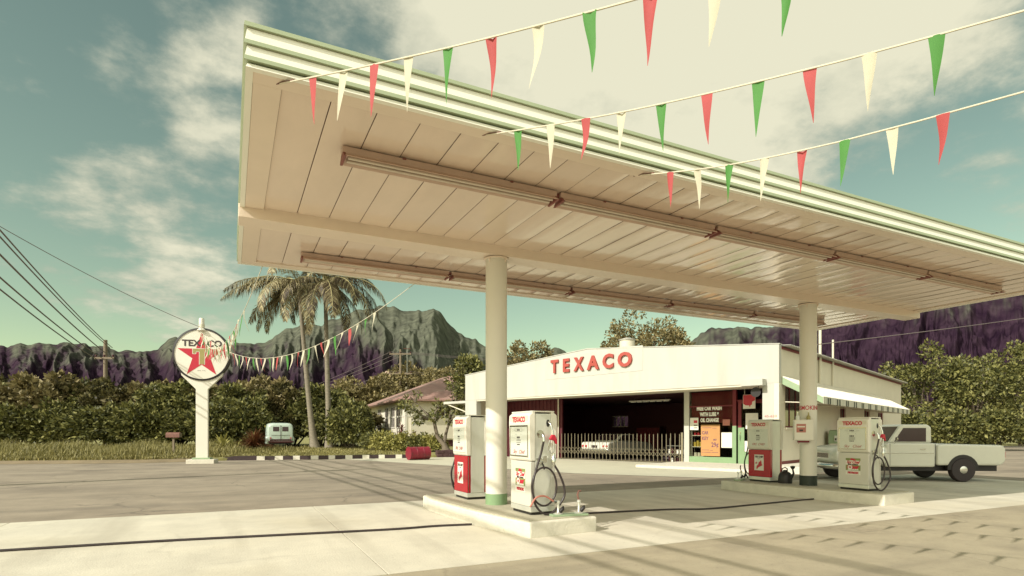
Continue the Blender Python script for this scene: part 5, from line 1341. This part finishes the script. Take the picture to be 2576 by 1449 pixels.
def bladeplant(label, loc, seed, n, L, w, m, nm, group=None, spread=.9, stem=0.0):
    t = thing(nm, label, 'plant', loc, 0, group); rnd = random.Random(seed); vs = []; fs = []
    for i in range(n):
        a = rnd.uniform(0, 6.28); el = rnd.uniform(.35, 1.35); l = L*rnd.uniform(.6, 1.1); k = len(vs); seg = 6
        dx, dy = math.cos(a), math.sin(a); z0 = stem*rnd.uniform(.3, 1)
        for j in range(seg+1):
            f = j/seg; rr = l*f*math.cos(el)*spread*(1+.3*f); z = z0+l*math.sin(el)*f-.55*l*f*f*math.cos(el)
            hw = w*.5*math.sin(math.pi*(.12+.88*f))**.8+.002
            vs += [(dx*rr-dy*hw, dy*rr+dx*hw, z), (dx*rr, dy*rr, z-hw*.4), (dx*rr+dy*hw, dy*rr-dx*hw, z)]
        for j in range(seg): fs += [(k+3*j, k+3*j+1, k+3*j+4, k+3*j+3), (k+3*j+1, k+3*j+2, k+3*j+5, k+3*j+4)]
    np_mesh('leaves', np.array(vs), np.array(fs), M[m], t)
    if stem:
        mb = MB(); mb.tube([(0, 0, -.1), (.03, .02, stem*.6), (0, 0, stem)], [.03, .025, .015], 6); mb.build('stem', M['trunk'], t)
    return t
bladeplant('red leaved ti plant against the sunlit house wall', place(1041, 39.5, .3), 1, 40, .55, .10, 'leafred', 'ti_plant', 'red leaved plants by the house', .8, 1.1)
bladeplant('dark red plant beside the house window', place(1010, 40, .3), 2, 46, .6, .12, 'leafred', 'ti_plant', 'red leaved plants by the house', .8, 1.5)
bladeplant('pale broad leaved plant in the long grass right of the sign post', place(560, 36.5, .25), 3, 26, 1.25, .20, 'leafbright', 'banana_plant', None, 1.0, .3)
bladeplant('pale broad leaved plant in the grass at the foot of the hedge', place(590, 38, .25), 6, 20, 1.0, .17, 'leafbright', 'banana_plant', None, 1.1, .2)
bladeplant('dry reddish fern clump left of the van', place(640, 37.5, .25), 4, 420, 1.35, .05, 'leafdry', 'dry_fern', None, 1.0, .5)
p = bladeplant('', (0, 0, 0), 5, 36, .34, .10, 'leafred', 'potted_plant', None, .8, .1)
p.location = BASKET.matrix_basis @ Vector((.15, 0, .2)); p['label'] = 'dark red leafy plant growing in the wire wall basket'

# ------------------------------------------------------------------ coconut palms
def frond_mesh(parent, az, el, L, curl, seed, mt='frond'):
    rg = np.random.default_rng(seed); n = 34
    dx, dy = math.cos(az), math.sin(az); pts = []; p = np.array([0., 0., 0.]); a = el
    m = 24
    for i in range(m+1):
        pts.append(p.copy()); p = p + np.array([dx*math.cos(a), dy*math.cos(a), math.sin(a)])*(L/m); a -= curl/m*(.5+1.0*i/m)
    pts = np.array(pts); side = np.array([-dy, dx, 0.])
    vs = []; fs = []
    tw = rg.uniform(-.25, .25)
    for s in (-1, 1):
        for j in range(n*2):
            f = .10+.90*j/(n*2-1); x = f*m; i = min(int(x), m-1); q = pts[i]*(1-(x-i))+pts[i+1]*(x-i); d = pts[i+1]-pts[i]; d /= np.linalg.norm(d)
            ll = L*.26*math.sin(math.pi*min(1, .16+.80*f))**.75*rg.uniform(.8, 1.1)
            nrm = np.cross(d, side); nrm = nrm if nrm[2] < 0 else -nrm
            dn = np.array([0, 0, -1.])
            e = side*s*rg.uniform(.55, .8) + d*rg.uniform(.35, .6) + dn*rg.uniform(.15, .55); e /= np.linalg.norm(e)
            e2 = e*.6+dn*.75; e2 /= np.linalg.norm(e2)
            b = np.cross(e, nrm); b /= np.linalg.norm(b)+1e-6; w = .030
            k = len(vs); q2 = q+e*ll*.5; q3 = q2+e2*ll*.5
            vs += [q-b*w*.6, q+b*w*.6, q2+b*w, q2-b*w, q3]
            fs += [(k, k+1, k+2, k+3), (k+3, k+2, k+4, k+4)]
    me = bpy.data.meshes.new('frond'); mb = MB()
    mb.v = [tuple(v) for v in vs]; mb.f = [f if f[2] != f[3] else f[:3] for f in fs]; mb.mi = [0]*len(mb.f)
    mb.cur = 1; mb.tube([tuple(q) for q in pts], [.05*(1-.85*i/m) for i in range(m+1)], 5)
    return mb
M['rachis'] = mat('palm_rachis', (.34, .30, .14), .6)
def palm(label, base, top, fr, seed, fm='frond'):
    t = thing('coconut_palm', label, 'palm tree', base, 0, 'coconut palms by the van')
    v = Vector(top)-Vector(base); mb = MB(); n = 60; pts = []; rr = []
    for i in range(n+1):
        f = i/n; b = Vector((v.x*(f**.75), v.y*(f**.75), v.z*f-.3*(1-f))); pts.append(b); rr.append((.30*math.exp(-f*14)+.20-.07*f)*(1+.05*(i % 2)))
    mb.tube(pts, rr, 12); mb.build('trunk', M['bark'], t, smooth=30)
    rnd = random.Random(seed)
    for i, (az, el, L, cu) in enumerate(fr):
        m = frond_mesh(t, az-YAW, el, L, cu, seed*100+i); o = m.build('frond', [M[fm], M['rachis']], t, loc=v+Vector((0, 0, rnd.uniform(-.15, .2))))
    mb = MB()
    for i in range(7):
        a = i*.9; mb.lathe([(.02, -.15), (.11, -.08), (.13, 0), (.09, .11), (.02, .14)], (v.x+.26*math.cos(a), v.y+.26*math.sin(a), v.z-.28-.1*(i % 3)), 10)
    mb.build('coconuts', M['trunk'], t, smooth=60)
    mb = MB(); mb.lathe([(.14, -.5), (.24, -.1), (.2, .2), (.05, .6)], tuple(v), 12); mb.build('crown_shaft', M['rachis'], t, smooth=60)
PI = math.pi
def fan(seed, n, extra):
    rnd = random.Random(seed); out = []
    for i in range(n):
        out.append((i*2.399+rnd.uniform(-.2, .2), .95-1.35*((i+.5)/n)**.9+rnd.uniform(-.12, .12), rnd.uniform(4.6, 5.5), rnd.uniform(1.3, 2.0)))
    return out+extra
palm('coconut palm with the left hand leaning trunk beside the van', place(795, 43, .3), place(752, 43, 1.5+(1088-716)/1445*43), fan(3, 11, [(PI, .35, 5.9, 1.1), (PI+.3, .1, 5.7, 1.0), (PI-.3, -.1, 5.4, 1.1), (PI-.1, -.35, 5.0, 1.2), (PI*1.5, -.3, 4.4, 1.5)]), 3)
palm('coconut palm with the right hand trunk, nearer the house', place(830, 43.4, .3), place(818, 43.4, 1.5+(1088-704)/1445*43.4), fan(8, 12, [(0, .3, 5.9, 1.9), (.4, .1, 5.6, 1.9), (-.35, .0, 5.6, 1.8), (0.1, -.5, 5.0, 1.2), (PI*1.5, -.2, 4.6, 1.6)]), 8, 'frond_shaded')

# ------------------------------------------------------------------ wooden house
ho = W(-8.45, 45.5)
hs = thing('wooden_house', 'cream wooden house with faded red hipped roof behind garden shrubs', 'house', (ho.x, ho.y, 0), R(-2))
HL, HW = 14.5, 11.0      # back along local y, right along local x
def hb(name, m, *bx, parent=None, bevel=0):
    mb = MB()
    for b in bx: mb.box(*b)
    return mb.build(name, m, parent or hs, bevel=bevel)
M['housecream'] = mat('house_cream_boards', (.74, .69, .57), .6, var=.06, scale=2)
hb('wall', M['housecream'], (0, HW, 0, .2, .9, 4.25), (0, .2, .2, HL, .9, 4.25), (HW-.2, HW, .2, HL, .9, 4.25), (.2, HW-.2, HL-.2, HL, .9, 4.25))
hb('base_skirt', M['brownred'], (.05, HW-.05, .05, .15, .1, .9), (.05, .15, .15, HL-.05, .1, .9))
hb('corner_board', M['white'], (-.03, .13, -.03, .13, .9, 4.25), (-.02, HW, -.03, -.002, 2.75, 2.87), (-.03, -.002, .14, HL, 2.75, 2.87))
E = .9
v0 = [(-E, -E, 4.12), (HW+E, -E, 4.12), (HW+E, HL+E, 4.12), (-E, HL+E, 4.12), (HW/2, HW/2+.5, 6.75), (HW/2, HL-HW/2-.5, 6.75)]
mb = MB()
mb.add(v0, [(0, 1, 4), (1, 2, 5, 4), (2, 3, 5), (3, 0, 4, 5)]); mb.add([(x, y, z-.12) for x, y, z in v0[:4]], [(3, 2, 1, 0)])
k = len(mb.v); mb.add([v0[0], v0[1], v0[2], v0[3]] + [(x, y, z-.12) for x, y, z in v0[:4]], [(0, 4, 5, 1), (1, 5, 6, 2), (2, 6, 7, 3), (3, 7, 4, 0)])
rfo = mb.build('roof', M['roofred'], hs)
def hwin(face, a, b, z0, z1):
    mb = MB(); t = .07
    def bx(p0, p1, q0, q1, d0, d1):
        if face == 'f': mb.box(p0, p1, -d1, -d0, q0, q1)
        else: mb.box(-d1, -d0, p0, p1, q0, q1)
    for p0, p1, q0, q1 in ((a-t, b+t, z0-t, z0), (a-t, b+t, z1, z1+t), (a-t, a, z0, z1), (b, b+t, z0, z1), ((a+b)/2-.03, (a+b)/2+.03, z0, z1)): bx(p0, p1, q0, q1, .003, .07)
    o = mb.build('window', M['white'], hs); mb = MB()
    def bx2(d0, d1):
        if face == 'f': mb.box(a, b, -d1, -d0, z0, z1)
        else: mb.box(-d1, -d0, a, b, z0, z1)
    bx2(.004, .02); mb.build('pane', M['darkglass'], o)
hwin('f', 2.6, 3.9, 2.0, 3.6); hwin('f', 6.0, 7.4, 2.0, 3.6)
for y in (1.6, 3.6, 6.2, 9.4): hwin('l', y, y+1.3, 1.95, 3.65)
hb('lower_panel', M['sidewall'], (.4, 5.2, -.10, -.01, 1.0, 2.70))
t = thing('far_shed', 'small brown tin roofed shed far behind the house', 'shed', place(1015, 105, 0), .3)
mb = MB(); mb.box(-2.6, 2.6, -2, 2, 0, 11.6); mb.build('wall', M['brownred'], t)
mb = MB(); mb.prism([(-2.6, 11.6), (2.6, 11.6), (0, 12.5)], -3.6, 3.6, 'x'); mb.build('roof', M['roofpink'], t)
t = thing('stone_wall', 'low dark lava stone wall beside the red drum', 'wall', W(-4.6, 34.9, 0), -YAW+R(27))
mb = MB(); rnd = random.Random(3); x = 0
while x < 4.6:
    for j in range(2):
        w_ = rnd.uniform(.28, .5); mb.box(x+.01, x+w_-.01, -.2+rnd.uniform(-.04, .04), .2, .01+j*.22, .21+j*.22+rnd.uniform(-.02, .02))
    x += w_
mb.build('stones', M['stone'], t, bevel=.03)
hb_ = MB(); hb_.box(0, 4.6, -.16, .17, -.03, .40); hb_.build('core', M['stone'], t)
# mailbox
t = thing('mailbox', 'rusty rural mailbox on a wooden post in the long grass', 'mailbox', place(437, 31.5, .15), -YAW+R(4))
mb = MB(); mb.box(-.05, .05, -.05, .05, -.2, 1.08); mb.build('post', M['wood'], t)
mb = MB(); mb.prism([(-.14, 1.08), (.14, 1.08), (.14, 1.26)] + [(.14*math.cos(a), 1.26+.10*math.sin(a)) for a in [i*PI/8 for i in range(1, 8)]] + [(-.14, 1.26)], -.36, .36, 'x'); mb.build('box', M['rust'], t, smooth=40)
mb = MB(); mb.prism([(-.13, 1.09), (.13, 1.09), (.13, 1.26), (0, 1.345), (-.13, 1.26)], .361, .375, 'x'); mb.build('lid', M['wood'], t)

# ------------------------------------------------------------------ poles and wires
def upole(label, loc, h, arms, seed):
    t = thing('utility_pole', label, 'utility pole', loc, -YAW, 'utility poles')
    mb = MB(); mb.cyl((0, 0, -.3), (0, 0, h), .21, .15, 10); mb.build('pole', M['wood'], t, smooth=40)
    for z, hw, n in arms:
        mb = MB(); mb.box(-hw, hw, -.18, -.09, z-.09, z+.09); a = mb.build('cross_arm', M['wood'], t)
        for i in range(n):
            x = -hw+.1+(2*hw-.2)*i/(n-1); mb = MB(); mb.lathe([(.03, .06), (.07, .12), (.09, .24), (.05, .30)], (x, -.13, z), 8); mb.build('insulator', M['brownred'], a, smooth=50)
    return t
far = W(-16.5, 85); far2 = W(-120, 260)
upole('utility pole with two cross arms rising behind the house', far, 13.8, [(13.1, 1.6, 3), (10.2, 1.7, 4)], 1)
t = thing('street_lamp_pole', 'slim steel pole standing beside the wooden utility pole', 'pole', W(-15.7, 86)); mb = MB(); mb.cyl((0, 0, -.2), (0, 0, 14.6), .09, .06, n=8); mb.build('shaft', M['steel'], t); mb = MB(); mb.box(-.5, .5, -.05, .05, 14.0, 14.1); mb.build('cross_arm', M['rust'], t)
def wire(label, A, Bp, sag, r=.012, group=None):
    mb = MB(); mb.tube(sagline(A, Bp, sag, 30), r, 5); o = mb.build('overhead_wire', M['wire'], None); tag(o, label, 'wire', group); return o
M['wire'] = mat('wire_grey', (.16, .13, .13), .6)
GW = 'wires behind the house'
for i, (x, z) in enumerate(((-1.5, 13.4), (0, 13.4), (1.5, 13.4), (-1.5, 10.5), (1.5, 10.5))):
    wire('thin wire running left from the %s cross arm of the pole behind the house' % ('upper' if z > 12 else 'lower'), W(-16.5+x, 84.9, z), W(-110+x, 230, z-1.5), 2.0, .03, GW)
    wire('thin wire running right from the %s cross arm of the pole behind the house' % ('upper' if z > 12 else 'lower'), W(-16.5+x, 84.9, z), W(60+x, 110, z+3), 2.0, .02, GW+' to the right')
# the roadside line whose shadows cross the forecourt
def lineX(Xs, h, Y): return Xs - 1.094*h - .56*(Y + .948*h - 8)
upole('roadside utility pole beyond the left edge of the lot', W(-15.95, 15.3), 9.3, [(7.85, .85, 3)], 2)
upole('roadside utility pole past the hedge at far left', W(-35.6, 50.3), 9.6, [(8.0, .85, 3)], 3)
for i, (Xs, h, lab) in enumerate(((.20, 8.0, 'roadside cable nearest the street on the cross arm'), (.80, 8.0, 'roadside cable in the middle of the cross arm'), (1.73, 8.0, 'roadside cable on the lot side of the cross arm'), (2.95, 8.9, 'upper roadside cable, lower one of a pair'), (3.17, 8.9, 'upper roadside cable, higher one of a pair'))):
    A = W(lineX(Xs, h, -26), -26, h); Bp = W(lineX(Xs, h, 15.2), 15.2, h); C = W(lineX(Xs, h, 50.2), 50.2, h)
    mb = MB(); mb.tube([A.lerp(Bp, f/14) for f in range(15)] + sagline(Bp, C, .3, 14)[1:], .034 if i < 3 else .028, 6); o = mb.build('overhead_cable', M['wire']); tag(o, lab, 'cable', 'roadside cables')
wire('dark service wire running from the roadside pole to the round sign', SP+Vector((0, 0, zc+RR+.02)), W(-15.9, 15.35, 8.3), .25, .012)
wire('pale service wire crossing behind the shaded column to the station roof', P(1972, 876, 24.3), P(2760, 772, 44), .12, .022)

# ------------------------------------------------------------------ grass
def grass():
    rg = np.random.default_rng(9); n = 52000
    X = rg.uniform(-44, -6.3, n); d = rg.random(n)**1.5*13+.15
    ybs = np.interp(X, [a for a, b in YB], [b for a, b in YB]); Y = ybs+d
    z = np.interp(d, [0, .3, 2, 6, 12, 25, 60], [.12, .15, .2, .27, .34, .42, .5])-.03
    tall = np.clip(np.interp(X, [-19, -15.8, -14], [1, .7, .05]), .1, 1)*np.clip(d/2.0, .25, 1)
    patch = .55+.6*(np.sin(X*1.3+Y*.7)*.5+.5)*(np.sin(X*.6-Y*1.1+2)*.5+.5)
    h = (.08+.62*tall*patch)*rg.uniform(.5, 1.15, n)
    keep = ~((np.abs(X+16.75) < 1.3) & (Y > 40)); 
    X, Y, z, h = X[keep], Y[keep], z[keep], h[keep]; n = len(X)
    a = rg.random(n)*6.28; lean = h*rg.uniform(.1, .7, n); w = .012+.022*rg.random(n)
    u = X*CC+Y*SS; v = -X*SS+Y*CC; dx, dy = np.cos(a), np.sin(a)
    p0 = np.stack([u-dy*w, v+dx*w, z], -1); p1 = np.stack([u+dy*w, v-dx*w, z], -1)
    m0 = np.stack([u+dx*lean*.35+dy*w*.7, v+dy*lean*.35-dx*w*.7, z+h*.6], -1); m1 = np.stack([u+dx*lean*.35-dy*w*.7, v+dy*lean*.35+dx*w*.7, z+h*.6], -1)
    t0 = np.stack([u+dx*lean+dy*.003, v+dy*lean-dx*.003, z+h], -1); t1 = np.stack([u+dx*lean-dy*.003, v+dy*lean+dx*.003, z+h], -1)
    V = np.stack([p0, p1, m0, m1, t0, t1], 1).reshape(-1, 3); b = np.arange(n)*6
    F = np.concatenate([np.stack([b, b+1, b+2, b+3], -1), np.stack([b+3, b+2, b+4, b+5], -1)])
    tag(np_mesh('grass', V, F, M['grass']), 'long dry grass along the verge behind the kerb', 'grass', kind='stuff')
grass()
